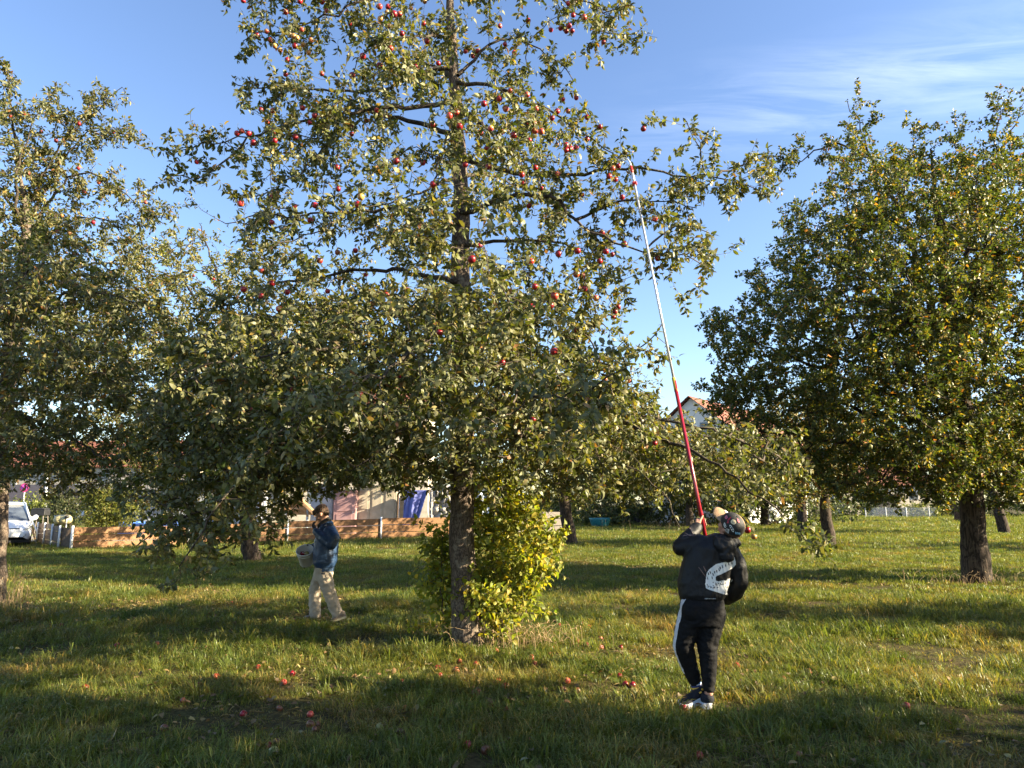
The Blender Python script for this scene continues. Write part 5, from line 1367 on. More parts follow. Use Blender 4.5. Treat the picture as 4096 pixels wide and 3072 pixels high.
b = MB(); x0, x1, zt = panel_box(b, 3465, 3570, 1985, 96, 3); b.mi = 1; b.box(((x0+x1)/2, 97, zt+.1), (x1-x0+.6, 3.6, .16)); tag(b.build("shed", [M['dark'], M['plank_grey']]), "low dark brown shed in front of the far pinkish house", "shed")
# hutch with a pale frame, teal tub
Y = 60; root = empty("hutch", (X(2525, Y), Y, 0), "dark wooden hutch with thin pale bars at the far side of the lawn", "hutch")
zt = 1.6-(2038-2016)*Y/FPX+.9; b = MB(); b.box((X(2525, Y), Y+.8, .75), (2.6, 1.4, 1.5)); b.build("body", M['dark'], root)
b = MB(); b.box((X(2525, Y), Y+.7, 1.56), (2.9, 1.8, .08)); b.build("roof", M['plank_old'], root)
for k in range(9):
    x = X(2525, Y)-1.2+k*.3; b = MB(); b.tube([(x, Y+.05, 0), (x, Y+.05, 1.5)], .022, 5); b.build("bar", M['plank_old'], root)
q = P(2400, 2094, 52); b = MB(); b.lathe((q[0], 52, 0), [(.42, 0), (.55, .1), (.66, .5), (.70, .62), (.62, .62), (.55, .4)], 18, sx=1.3); tag(b.build("garden_tub", M['teal'], smooth=True), "teal plastic garden tub at the far edge of the lawn", "tub")
# wire fence far across the lawn
Y = 86; root = empty("wire_fence", (X(3515, Y), Y, 0), "low chain-link fence on thin posts at the far edge of the lawn", "fence")
ps = [(X(px, Y), Y, 1.25) for px in (3440, 3520, 3600, 3690)]
for x, y, z_ in ps: b = MB(); b.tube([(x, y, 0), (x, y, z_)], .05, 6); b.build("post", M['galv'], root)
b = MB(); x0, x1 = ps[0][0], ps[-1][0]
for k in range(80):
    xa = x0+(x1-x0)*k/80; b.tube([(xa, Y, .05), (xa+1.1, Y, 1.2)], .007, 3, False); b.tube([(xa+1.1, Y, .05), (xa, Y, 1.2)], .007, 3, False)
b.build("wire_mesh", M['galv'], root, kind="stuff")

# shrubs and hedges
def shrub(name, label, c, rad, n, seed, pal, ls, per=3.2, group=None, matl='leaf_pear', asp=.6, zmin=.05):
    s = Skeleton(np.random.default_rng(seed)); c = np.array(c, float)
    for k in range(5):
        a = k*1.3; s.line([(c[0]+.15*math.cos(a), c[1]+.15*math.sin(a), 0), (c[0]+rad[0]*.4*math.cos(a), c[1]+rad[1]*.4*math.sin(a), c[2]), (c[0]+rad[0]*.6*math.cos(a), c[1]+rad[1]*.6*math.sin(a), c[2]+rad[2]*.5)], [.04, .03, .015], 1, .2, attach=False)
    T = ellipsoid_targets(c, *rad, n, s.rng); T = T[T[:, 2] > zmin]
    e = s.reach(T, step=.25); s.twigs(e, 1.5, (.15, .4), up=.3)
    return tree(name, label, group, s, 'leaf', pal, ls, per, '4', rmax=.05, trunk_mat='bark_dark', limb_mat='bark_dark', mat_leaf=matl, thick=.06, cat="shrub", aspect=asp, tip=.005, trunk_noise=0, skip_r=.009)
shrub("bush", "bamboo-like yellow-green bush behind the fence corner, left of the shelter", P(440, 2030, 30), (1.25, .9, .95), 330, 71, [((.14, .16, .03), .6), ((.22, .20, .04), .3), ((.08, .11, .03), .1)], .17, 3.4, matl='leaf_yellow', asp=.26)
shrub("bush", "low yellow-green hedge bush behind the car's bonnet and gate posts", P(150, 2040, 42), (2.6, 1.0, .9), 260, 72, [((.16, .19, .03), .7), ((.10, .13, .03), .3)], .15, 3.2)
shrub("bush", "dark bush between the barbecue and the bamboo-like bush", P(265, 2035, 37), (1.3, .9, 1.1), 240, 73, [((.035, .05, .02), .8), ((.06, .07, .03), .2)], .12, 3.2)
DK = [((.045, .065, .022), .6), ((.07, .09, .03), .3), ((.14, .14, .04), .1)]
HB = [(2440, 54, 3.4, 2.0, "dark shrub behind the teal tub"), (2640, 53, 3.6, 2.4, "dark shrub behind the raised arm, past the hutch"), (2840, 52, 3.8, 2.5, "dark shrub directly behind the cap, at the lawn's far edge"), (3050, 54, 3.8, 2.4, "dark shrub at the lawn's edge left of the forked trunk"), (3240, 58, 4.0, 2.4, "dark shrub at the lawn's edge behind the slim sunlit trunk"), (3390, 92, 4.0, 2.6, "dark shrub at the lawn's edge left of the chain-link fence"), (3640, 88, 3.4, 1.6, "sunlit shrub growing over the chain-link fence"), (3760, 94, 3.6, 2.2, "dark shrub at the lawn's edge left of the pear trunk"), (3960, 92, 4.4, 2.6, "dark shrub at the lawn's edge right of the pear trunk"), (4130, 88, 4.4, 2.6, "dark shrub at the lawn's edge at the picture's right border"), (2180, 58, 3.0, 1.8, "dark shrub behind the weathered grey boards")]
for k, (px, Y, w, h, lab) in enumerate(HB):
    pal = [((.13, .15, .035), .7), ((.2, .19, .05), .3)] if lab.startswith("sunlit") else DK  # sunlight put into the leaf colour: paler palette for the sunlit shrub
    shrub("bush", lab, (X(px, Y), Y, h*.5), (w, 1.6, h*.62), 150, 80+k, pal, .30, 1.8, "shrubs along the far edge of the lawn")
TL = [(-60, 112, 7), (-44, 104, 6), (-30, 116, 7.5), (-16, 100, 6), (-4, 112, 7), (6, 98, 5), (16, 120, 6), (29, 118, 5.5), (40, 122, 7), (52, 116, 7.5), (63, 112, 7), (76, 118, 8), (90, 112, 8), (-78, 116, 8)]
FARORD = {i: r_ for r_, i in enumerate(sorted(range(len(TL)), key=lambda i: TL[i][0]/TL[i][1]))}
for k, (x, Y, h) in enumerate(TL):
    s = Skeleton(np.random.default_rng(200+k)); c = np.array((x, Y, h*.55))
    s.line([(x, Y, 0), (x, Y, h*.5), (x, Y, h*.9)], [.25, .2, .04], 0, .4, zmin=.4)
    e = s.reach(ellipsoid_targets(c, 6.5, 3, h*.52, 200, s.rng), step=.6); s.twigs(e, 1.2, (.4, 1.0))
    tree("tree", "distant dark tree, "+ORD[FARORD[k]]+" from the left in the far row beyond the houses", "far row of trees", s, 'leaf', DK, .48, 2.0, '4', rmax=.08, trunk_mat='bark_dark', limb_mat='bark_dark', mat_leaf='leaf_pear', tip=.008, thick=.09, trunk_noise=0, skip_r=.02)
# ------------------------------------------------------------------ people
class Flesh:
    """overlapping closed solids that are fused into one continuous surface"""
    def __init__(s): s.m = MB()
    def cap(s, p0, p1, r0, r1, flat=None, ratio=1.0, n=14):
        p0, p1 = Vector(p0), Vector(p1); d = p1-p0; L = d.length; d.normalize()
        u = d.orthogonal().normalized() if flat is None else (Vector(flat)-d*Vector(flat).dot(d)).normalized()
        w = d.cross(u); rows = []
        for k in range(-4, 1):
            a = k/4*math.pi/2; rows.append((p0+d*(math.sin(a)*r0), max(1e-4, math.cos(a)*r0)))
        for k in range(0, 5):
            a = k/4*math.pi/2; rows.append((p1+d*(math.sin(a)*r1), max(1e-4, math.cos(a)*r1)))
        vs = [c+u*math.cos(t)*r+w*math.sin(t)*r*ratio for c, r in rows for t in [2*math.pi*j/n for j in range(n)]]
        N = len(rows)
        s.m.add(vs, [(i*n+j, i*n+(j+1) % n, (i+1)*n+(j+1) % n, (i+1)*n+j) for i in range(N-1) for j in range(n)]+[tuple(reversed(range(n))), tuple(range((N-1)*n, N*n))])
        return s
    def chain(s, pts, rad, flat=None, ratio=1.0):
        for a, b, r0, r1 in zip(pts[:-1], pts[1:], rad[:-1], rad[1:]): s.cap(a, b, r0, r1, flat, ratio)
        return s
    def ell(s, c, ax, rad, n=16):
        c = Vector(c); ax = [Vector(a).normalized() for a in ax]; vs = []
        for i in range(1, n//2):
            a = math.pi*i/(n//2)-math.pi/2
            vs += [c+ax[2]*math.sin(a)*rad[2]+ax[0]*math.cos(a)*math.cos(2*math.pi*j/n)*rad[0]+ax[1]*math.cos(a)*math.sin(2*math.pi*j/n)*rad[1] for j in range(n)]
        N = n//2-1
        s.m.add(vs, [(i*n+j, i*n+(j+1) % n, (i+1)*n+(j+1) % n, (i+1)*n+j) for i in range(N-1) for j in range(n)]+[tuple(reversed(range(n))), tuple(range((N-1)*n, N*n))])
        return s
    def loft(s, rings, n=24, power=2.3):
        """rings: (centre, half width, half depth, width axis, depth axis)"""
        vs = []
        for c, hw, hd, wa, da in rings:
            for j in range(n):
                t = 2*math.pi*j/n; ct, st = math.cos(t), math.sin(t)
                k = (abs(ct)**power+abs(st)**power)**(-1/power)
                vs.append(Vector(c)+Vector(wa)*hw*ct*k+Vector(da)*hd*st*k)
        N = len(rings)
        s.m.add(vs, [(i*n+j, i*n+(j+1) % n, (i+1)*n+(j+1) % n, (i+1)*n+j) for i in range(N-1) for j in range(n)]+[tuple(reversed(range(n))), tuple(range((N-1)*n, N*n))])
        return s
    def fuse(s, name, mats, parent, vox=.011, smooth=4, folds=None, paint=None):
        me = bpy.data.meshes.new("tmp"); me.from_pydata(s.m.v, [], s.m.f)
        bm = bmesh.new(); bm.from_mesh(me); bmesh.ops.recalc_face_normals(bm, faces=bm.faces); bm.to_mesh(me); bm.free()
        o = bpy.data.objects.new("tmp", me); COL.objects.link(o)
        r = o.modifiers.new("r", 'REMESH'); r.mode = 'VOXEL'; r.voxel_size = vox
        q = o.modifiers.new("s", 'SMOOTH'); q.factor = .5; q.iterations = smooth
        dg = bpy.context.evaluated_depsgraph_get()
        m2 = bpy.data.meshes.new_from_object(o.evaluated_get(dg)); m2.name = name
        bpy.data.objects.remove(o)
        n = len(m2.vertices); co = np.zeros(n*3); m2.vertices.foreach_get("co", co); co = co.reshape(-1, 3)
        if folds:
            nn = np.zeros(n*3); m2.vertices.foreach_get("normal", nn); nn = nn.reshape(-1, 3)
            d = np.array([folds(Vector(p)) for p in co]); co = co+nn*d[:, None]
            m2.vertices.foreach_set("co", co.ravel())
        m2.polygons.foreach_set("use_smooth", [True]*len(m2.polygons))
        if paint:
            idx = []
            for p in m2.polygons: idx.append(paint(co[list(p.vertices)].mean(0)))
            m2.polygons.foreach_set("material_index", idx)
        m2.update()
        return link(name, m2, mats, parent)

def bvh_of(o):
    off = o.matrix_world  # parents are unrotated: rebuild in world space
    loc = Vector(o.location); p = o.parent
    while p is not None: loc += p.location; p = p.parent
    vs = [v.co+loc for v in o.data.vertices]
    return BVHTree.FromPolygons(vs, [tuple(p.vertices) for p in o.data.polygons])

def inside(poly, x, y):
    c = False; j = len(poly)-1
    for i in range(len(poly)):
        xi, yi = poly[i]; xj, yj = poly[j]
        if (yi > y) != (yj > y) and x < (xj-xi)*(y-yi)/(yj-yi)+xi: c = not c
        j = i
    return c

def print_on(name, tree_, outline, step, mats, parent, spots=(), off=.004, smooth_edge=True, soft=0):
    """a flat print laid on cloth: the outline is cast onto the garment and follows it"""
    out = np.array(outline, float); lo, hi = out.min(0), out.max(0)
    origin = Vector((0, 0, CAM_H)); vid = {}; V, F, MI = [], [], []
    def vert(i, j):
        k = (i, j)
        if k not in vid:
            x, y = lo[0]+i*step, lo[1]+j*step
            d = Vector(P(x, y, 5.0))-origin; d.normalize()
            h, nrm, _, _ = tree_.ray_cast(origin, d)
            if h is None: vid[k] = None
            else: vid[k] = len(V); V.append(h+(nrm if nrm.dot(d) < 0 else -nrm)*off)
        return vid[k]
    for i in range(int((hi[0]-lo[0])/step)+1):
        for j in range(int((hi[1]-lo[1])/step)+1):
            x, y = lo[0]+(i+.5)*step, lo[1]+(j+.5)*step
            if not inside(outline, x, y): continue
            q = [vert(i, j), vert(i, j+1), vert(i+1, j+1), vert(i+1, j)]
            if None in q: continue
            mi = 0
            for (sx, sy, a, b, ang) in spots:
                dx, dy = x-sx, y-sy; c, s = math.cos(ang), math.sin(ang)
                if ((dx*c+dy*s)/a)**2+((-dx*s+dy*c)/b)**2 < 1: mi = 1
            F.append(tuple(q)); MI.append(mi)
    me = bpy.data.meshes.new(name); me.from_pydata([tuple(v) for v in V], [], F); me.polygons.foreach_set("material_index", MI); me.polygons.foreach_set("use_smooth", [True]*len(F)); me.update()
    return link(name, me, mats, parent)

M['skin'] = surf("skin", (.50, .27, .19), (.42, .21, .145), 18, .5, .08, 120)
M['hair_brown'] = surf("brown_hair", (.105, .055, .028), (.045, .024, .013), 60, .55, .8, 140, stretch=(1, 1, .35))
M['nylon_black'] = surf("black_jacket_cloth", (.006, .006, .007), (.010, .0095, .010), 9, .55, .2, 45, spec=.3)
M['jersey_black'] = surf("black_jersey", (.005, .005, .006), (.008, .0075, .008), 12, .8, .2, 70, spec=.2)
M['print_white'] = surf("white_print", (.76, .76, .72), (.68, .68, .64), 12, .7, .1)
M['print_dark'] = surf("dark_print", (.03, .03, .035), (.04, .04, .045), 12, .8)
M['stripe_white'] = surf("white_stripe", (.60, .60, .63), (.47, .47, .50), 60, .7, .2, 90)
M['cap_black'] = surf("cap_black", (.015, .014, .014), (.024, .022, .02), 30, .7, .2, 120)
M['cap_tan'] = surf("cap_tan", (.33, .21, .115), (.27, .165, .09), 24, .8, .25, 120)
M['red'] = surf("red_patch", (.50, .03, .05), (.42, .02, .04), 20, .6)
M['pinkp'] = surf("pink_patch", (.62, .18, .24), (.5, .12, .18), 20, .6)
M['creamp'] = surf("cream_patch", (.68, .56, .34), (.6, .48, .28), 20, .6)
M['bluep'] = surf("blue_patch", (.12, .45, .66), (.5, .65, .75), 90, .6)
M['sole'] = surf("white_sole", (.66, .67, .68), (.54, .55, .56), 40, .6, .3, 80)
M['shoe_dark'] = surf("dark_knit", (.006, .007, .012), (.012, .012, .018), 60, .9, .3, 120)
M['yellowp'] = surf("yellow_trim", (.62, .38, .05), (.52, .30, .04), 20, .6)
M['sock_blue'] = surf("sock_blue", (.22, .38, .62), (.16, .30, .52), 40, .9); M['sock_white'] = surf("sock_white", (.62, .64, .66), (.5, .52, .55), 40, .9); M['sock_navy'] = surf("sock_navy", (.03, .04, .14), (.02, .03, .1), 40, .9)
M['nylon_blue'] = surf("blue_jacket_cloth", (.020, .048, .110), (.015, .038, .090), 5, .45, .25, 22, spec=.5)
M['rib_blue'] = surf("ribbed_blue", (.040, .085, .165), (.03, .065, .13), 60, .8, .4, 120)
M['khaki'] = surf("khaki_cloth", (.42, .35, .27), (.35, .285, .215), 6, .85, .25, 60)
M['glove'] = surf("dark_glove", (.012, .012, .018), (.02, .02, .03), 40, .8, .3, 100)
M['shoe_tan'] = surf("taupe_suede", (.26, .20, .15), (.19, .145, .105), 20, .85, .2, 90)
M['bucket'] = surf("white_bucket", (.60, .60, .60), (.54, .54, .55), 4, .4, .05)
M['eye'] = surf("eye_white", (.7, .68, .66), (.6, .58, .56), 30, .2); M['iris'] = surf("eye_iris", (.05, .03, .02), (.03, .02, .015), 30, .2)
M['lip'] = surf("lips", (.45, .18, .15), (.4, .15, .12), 30, .5)
M['scarf'] = surf("dark_collar", (.05, .045, .04), (.035, .03, .028), 30, .9, .3)

def face_frame(f, c):
    f = Vector(f).normalized(); c = Vector(c); c = (c-f*c.dot(f)).normalized(); r = f.cross(c)
    return r, f, c
def add_head(B, ctr, r, f, c, s=1.0):
    """skull, jaw, cheeks, nose, brow, ears as solids to be fused with the body"""
    q = lambda x, y, z: Vector(ctr)+(r*x+f*y+c*z)*s
    B.ell(q(0, -.012, .025), (r, f, c), (.076*s, .096*s, .092*s))
    B.ell(q(0, .022, -.055), (r, f, c), (.056*s, .066*s, .066*s))
    B.ell(q(0, .058, -.092), (r, f, c), (.030*s, .026*s, .022*s), 12)
    for k in (-1, 1):
        B.ell(q(.036*k, .058, -.03), (r, f, c), (.028*s, .026*s, .026*s), 12)
        B.cap(q(.012*k, .078, .022), q(.046*k, .068, .020), .010*s, .008*s, n=8)
        B.ell(q(.079*k, -.004, -.012), (r, f, c), (.010*s, .020*s, .032*s), 12)
        B.ell(q(.084*k, -.012, -.002), (r, f, c), (.008*s, .014*s, .020*s), 10)
    B.cap(q(0, .086, .008), q(0, .104, -.030), .009*s, .014*s, n=10)
    B.cap(q(-.018, .076, -.062), q(.018, .076, -.062), .010*s, .010*s, n=8)
    return q
def face_details(q, r, f, c, s, root):
    for k in (-1, 1):
        m = Flesh(); m.ell(q(.032*k, .074, .002), (r, f, c), (.013*s, .009*s, .008*s), 12); e = m.m.build("eye", M['eye'], root, True)
        m = Flesh(); m.ell(q(.032*k, .0815, .002), (r, f, c), (.006*s, .003*s, .006*s), 10); m.m.build("iris", M['iris'], e, True)
    m = Flesh(); m.cap(q(-.021, .085, -.064), q(.021, .085, -.064), .0045*s, .0045*s, f, .8, 8); m.m.build("mouth", M['lip'], root, True)
def add_hand(B, wrist, palm, across, out, fingers, thumb, s=1.0):
    """palm between wrist and knuckles; each finger is a chain of joints"""
    wrist, palm = Vector(wrist), Vector(palm); across = Vector(across).normalized(); d = (palm-wrist).normalized()
    B.cap(wrist, palm, .026*s, .034*s, across, .55)
    for ch, rr in fingers: B.chain(ch, [rr, rr*.94, rr*.86, rr*.78][:len(ch)])
    B.chain(thumb, [.014*s, .0115*s, .0095*s][:len(thumb)])

def shoe(name, heel, toe, up, w, h, m_up, m_sole, parent, ankle=None, sole_h=.032, label=None, collar=.05):
    heel, toe, up = Vector(heel), Vector(toe), Vector(up).normalized(); d = (toe-heel); L = d.length; d.normalize()
    up = (up-d*up.dot(d)).normalized(); sd = d.cross(up)
    prof = [(0.0, .34, .55, .0), (.04, .62, .98, .0), (.14, .80, 1.08, .0), (.30, .78, 1.0, 0), (.48, .80, .80, 0), (.66, .95, .62, 0), (.82, .98, .50, 0), (.94, .74, .40, .06), (1.0, .36, .26, .18)]
    B = Flesh(); rings = []
    for t, ww, hh, lift in prof:
        z0 = sole_h*.6+lift*.05; hgt = h*hh
        rings.append((heel+d*(L*t)+up*(z0+hgt/2), w/2*ww*.96, hgt/2, sd, up))
    B.loft(rings, 18, 2.5)
    if ankle is not None: B.cap(heel+d*(L*.16)+up*(h*.7), heel+(Vector(ankle)-heel)*.62+d*.02, w*.36, collar)
    o = B.fuse(name, m_up, parent, .007, 3)
    if label: o["label"] = label
    b = MB(); rows = []
    for t, ww, hh, lift in prof:
        c = heel+d*(L*t); k = w/2*ww*1.07+.004
        z0, z1 = lift*.09, sole_h*(1.15 if t < .25 else 1.0)+lift*.06
        rows.append([c+up*z0-sd*k*.93, c+up*(z0+z1)*.5-sd*k*1.02, c+up*z1-sd*k*.98, c+up*z1+sd*k*.98, c+up*(z0+z1)*.5+sd*k*1.02, c+up*z0+sd*k*.93, c+up*z0-sd*k*.93])
    b.grid(rows); b.add(rows[0][:6], [tuple(range(6))]); b.add(rows[-1][:6], [tuple(reversed(range(6)))])
    b.build("sole", m_sole, o, True)
    return o

def fold_fn(scale, amp, st=(1, 1, 1), seed=0):
    def fn(p):
        q = Vector((p.x*st[0], p.y*st[1], p.z*st[2]))*scale+Vector((seed, seed*.7, 0))
        a = mnoise.noise(q); b = mnoise.noise(q*2.3+Vector((5, 1, 3)))
        return amp*((1-abs(a)*2.2)*.7+.4*b-.25)
    return fn

# ---- the person with the pole, seen from behind
YR = 5.95
R = lambda x, y, d=0.0: Vector(P(x, y, YR+d))
foot = R(2828, 2843, 0)
man = empty("person", (foot.x, foot.y, 0), "person seen from behind in black jacket and tracksuit trousers, cap tilted back, raising a pole", "person")
tilt = lambda a: (Vector((math.cos(a), 0, -math.sin(a))), Vector((0, 1, 0)))
# bare body: head, neck, arms and hands, trunk and legs under the clothes
rr, ff, cc = face_frame((-.52, .52, .68), (.20, -.66, .72))
HC = R(2921, 2106, -.03)
B = Flesh(); hq = add_head(B, HC, rr, ff, cc, .98)
B.cap(R(2890, 2168, .0), hq(0, -.03, -.07), .062, .058)
B.loft([(R(2808, 2420), .13, .09, *tilt(0)), (R(2815, 2320), .14, .09, *tilt(.03)), (R(2840, 2230), .15, .09, *tilt(.1)), (R(2868, 2172), .12, .075, *tilt(.15))])
pole_pt = lambda y: R(2818-.2010*(2128-y), y, .22+(2128-y)/1458*1.23)
pd = (pole_pt(1600)-pole_pt(2128)).normalized()
B.chain([R(2795, 2172), R(2716, 2190, .05), R(2786, 2116, .20)], [.05, .042, .030])
B.chain([R(2925, 2205), R(2958, 2328, .02), R(2910, 2392, .16)], [.05, .042, .03])
# gripping hand: palm on the left of the pole, four fingers round its far side, thumb across the near side
gp = pole_pt(2088); lft = Vector((-1, 0, -.2)); lft = (lft-pd*lft.dot(pd)).normalized(); nr = pd.cross(lft); nr = nr if nr.y < 0 else -nr
palm = gp+lft*.036+nr*.012; wr = R(2787, 2114, .205)
fing = []
for k, ln in enumerate((.030, .010, -.011, -.031)):
    b0 = gp+pd*ln; rr_ = .0098-.0006*abs(k-1)
    fing.append(([b0+lft*.036-nr*.010, b0+lft*.016-nr*.028, b0-lft*.016-nr*.025, b0-lft*.028-nr*.002], rr_))
add_hand(B, wr, palm, pd, lft, fing, [palm+pd*-.012+nr*.012, gp+lft*.014+nr*.027+pd*.020, gp-lft*.008+nr*.026+pd*.048])
hp = R(2896, 2400, .19)
add_hand(B, R(2908, 2393, .165), hp, (0, 0, 1), (1, 0, 0), [([hp+Vector((-.02, .01, .02-.016*k)), hp+Vector((-.05, .015, .016-.016*k)), hp+Vector((-.07, .0, .012-.014*k))], .009) for k in range(4)], [hp+Vector((0, -.01, .03)), hp+Vector((-.03, -.01, .045))])
B.chain([R(2772, 2425), R(2735, 2578, .02), R(2783, 2735, .10)], [.075, .05, .036])
B.chain([R(2846, 2425), R(2828, 2574, .0), R(2835, 2770, .0)], [.075, .052, .036])
B.cap(R(2783, 2735, .10), R(2790, 2775, .1), .036, .034)
body = B.fuse("body", [M['skin'], M['hair_brown']], man, .0085, 3, paint=None)
face_details(hq, rr, ff, cc, 0.98, man)
# hair under the cap, down to the nape
H = Flesh(); H.ell(hq(0, -.026, -.008), (rr, ff, cc), (.080*0.98, .086*0.98, .085*0.98)); H.ell(hq(0, -.05, -.075), (rr, ff, cc), (.055, .045, .05))
H.fuse("hair", M['hair_brown'], man, .008, 2, fold_fn(60, .006, (1, 1, .6)))
# cap
capm = Flesh(); capm.ell(hq(0, -.010, .034), (rr, ff, cc), (.090*0.98, .110*0.98, .096*0.98), 28)
cap = capm.fuse("cap", [M['cap_black'], M['cap_tan']], man, .007, 2, None, lambda p: 1 if (Vector(p)-hq(0, -.010, .034)).dot(rr) > .034 else 0)  # dome tan past a line on its right, dark elsewhere
bmx = bmesh.new(); bmx.from_mesh(cap.data)   # open the dome below the sweatband
loc = cap.location.copy(); loc2 = loc+man.location
dead = [v for v in bmx.verts if (v.co-(hq(0, 0, .004))).dot(cc) < -.002-.25*(v.co-hq(0, 0, 0)).dot(-ff)]
bmesh.ops.delete(bmx, geom=dead, context='VERTS'); bmx.to_mesh(cap.data); bmx.free()
rows = []
for i in range(8):
    t = i/7; row = []
    for j in range(13):
        a = (j/12-.5)*2; x = .080*a*(1-.12*t**3); y = .085+.108*t*math.sqrt(max(.05, 1-.62*a*a*t))-.028*a*a*(1-t)
        row.append(hq(x, y, .046-.020*a*a-.006*t))
    rows.append(row)
b = MB(); b.grid(rows); br_ = b.build("brim", M['cap_tan'], cap, True); sd_ = br_.modifiers.new("t", 'SOLIDIFY'); sd_.thickness = .004
b = MB(); b.lathe(hq(0, -.010, .034+.096*0.98), [(0, .006), (.007, .003), (.009, -.002)], 10, axis=cc); b.build("button", M['cap_black'], cap, True)
ct = bvh_of(cap); bt = bvh_of(br_)
def disc_px(x, y, a, b_, ang=0, n=18): return [(x+a*math.cos(t)*math.cos(ang)-b_*math.sin(t)*math.sin(ang), y+a*math.cos(t)*math.sin(ang)+b_*math.sin(t)*math.cos(ang)) for t in [2*math.pi*k/n for k in range(n)]]
def patch(name, t_, out, m, spots=(), off=.003, st=1.1): return print_on(name, t_, out, st, [m, M['cap_black']], cap, spots, off)
patch("sticker", bt, disc_px(2906, 2041, 8.5, 12.5), M['print_white'], [(2905, 2042, 2.4, 1.0, .3)], .006)
patch("sticker", ct, disc_px(2934, 2088, 11, 9.5, .5), M['creamp'], [(2931, 2086, 1.4, 1.4, 0), (2937, 2090, 1.4, 1.4, 0), (2932, 2092, 3, 1, .5)])
patch("sticker", ct, [(2902, 2064), (2909, 2062), (2911, 2072), (2905, 2078), (2900, 2072)], M['pinkp'], [(2905, 2069, 2.0, 2.5, 0)])
patch("sticker", ct, [(2908, 2092), (2912, 2078), (2921, 2068), (2925, 2070), (2917, 2082), (2914, 2094)], M['red'], [(2915, 2082, 5, 1.2, -1.0)])
patch("sticker", ct, [(2948, 2074), (2954, 2078), (2958, 2088), (2955, 2092), (2950, 2086)], M['pinkp'], [(2953, 2083, 1.5, 3, .4)])
patch("sticker", ct, [(2896, 2092), (2900, 2090), (2906, 2104), (2903, 2112), (2898, 2108), (2895, 2100)], M['print_white'], [(2898, 2096, 1.4, 2.2, .5), (2902, 2105, 1.3, 2.8, -.4), (2900, 2100, 2.5, .9, 0)])
patch("sticker", ct, [(2899, 2118), (2908, 2114), (2918, 2117), (2915, 2133), (2910, 2134), (2900, 2129)], M['print_white'], [(2908, 2123, 7, 6.5, .1)])
for k, (xa, ya) in enumerate(((2903, 2119), (2910, 2120))):   # two outlined letters on the badge
    g_ = [[(0, 0), (5, 0), (5, 1.4), (1.5, 1.4), (1.5, 7), (4, 7), (4, 5), (2.8, 5), (2.8, 3.8), (5.3, 3.8), (5.3, 8.4), (0, 8.4)], [(0, 0), (5, 0), (5, 1.4), (1.5, 1.4), (1.5, 3.4), (4, 3.4), (4, 4.8), (1.5, 4.8), (1.5, 8.4), (0, 8.4)]][k]
    patch("letter", ct, [(xa+u, ya+v) for u, v in g_], M['print_white'], (), .0045, .7)
patch("sticker", ct, [(2941, 2127), (2961, 2130), (2960, 2138), (2941, 2135)], M['bluep'], [(2946, 2131, .8, 2.5, 0), (2950, 2132, .8, 2.5, 0), (2955, 2133, .8, 2.5, 0)])
patch("sticker", ct, [(2918, 2100), (2924, 2100), (2936, 2118), (2936, 2128), (2930, 2126), (2922, 2114)], M['print_white'], [(2923, 2106, 3, 2, .8), (2929, 2114, 4, 2, 1), (2932, 2121, 3, 3, .8), (2926, 2112, 2, 5, .6)])

# jacket
J = Flesh()
J.loft([(R(2808, 2399), .172, .122, *tilt(0)), (R(2808, 2378), .188, .138, *tilt(0)), (R(2812, 2330), .203, .130, *tilt(.02)), (R(2822, 2280), .205, .126, *tilt(.05)), (R(2836, 2230), .202, .122, *tilt(.10)), (R(2850, 2196), .196, .125, *tilt(.14)), (R(2864, 2168), .165, .10, *tilt(.17)), (R(2880, 2150), .10, .085, *tilt(.2)), (R(2892, 2138, -.005), .075, .075, *tilt(.2))], 28, 2.2)
J.chain([R(2800, 2176), R(2757, 2186, .03), R(2722, 2190, .06)], [.082, .074, .066]).chain([R(2722, 2190, .06), R(2750, 2152, .13), R(2787, 2113, .208)], [.066, .060, .052])
J.chain([R(2918, 2206), R(2950, 2265, .0), R(2958, 2326, .02)], [.082, .074, .069]).chain([R(2958, 2326, .02), R(2942, 2368, .08), R(2908, 2395, .16)], [.070, .064, .052])
jf = fold_fn(8, .007, (1.3, 1, .5), 3); jg = fold_fn(19, .005, (1.6, 1, .7), 8)
jacket = J.fuse("jacket", [M['nylon_black'], M['jersey_black']], man, .010, 4, lambda p: jf(p)+jg(p))
HB_ = Flesh(); HB_.ell(R(2898, 2185, -.105), ((1, 0, -.25), (0, 1, .2), (.2, 0, 1)), (.098, .050, .085)).ell(R(2905, 2222, -.115), ((1, 0, -.2), (0, 1, 0), (.1, 0, 1)), (.062, .04, .06)).cap(R(2860, 2160, -.05), R(2940, 2172, -.06), .045, .045)
HB_.fuse("hood", M['nylon_black'], man, .009, 3, fold_fn(18, .012, (1, 1, 1), 1))
jt = bvh_of(jacket)
snake = [(2933,2218),(2937,2228),(2944,2248),(2944,2258),(2934,2268),(2915,2280),(2895,2291),(2878,2299),(2866,2303),(2861,2310),(2861,2322),(2874,2325),(2890,2321),(2903,2322),(2909,2314),(2918,2313),(2924,2317),(2933,2317),(2930,2325),(2922,2330),(2919,2337),(2914,2341),(2915,2352),(2911,2364),(2907,2378),(2896,2377),(2875,2371),(2852,2364),(2834,2358),(2823,2352),(2820,2338),(2823,2312),(2826,2292),(2836,2277),(2850,2267),(2862,2257),(2880,2252),(2900,2247),(2915,2240),(2926,2228)]
rs = random.Random(2); spots = []
for (x, y) in [(2926,2251),(2913,2256),(2901,2262),(2889,2266),(2876,2279),(2866,2286),(2880,2272),(2852,2297),(2833,2294),(2840,2290),(2830,2313),(2848,2311),(2858,2289)]: spots.append((x, y, 2.2, 6.5, -.25))
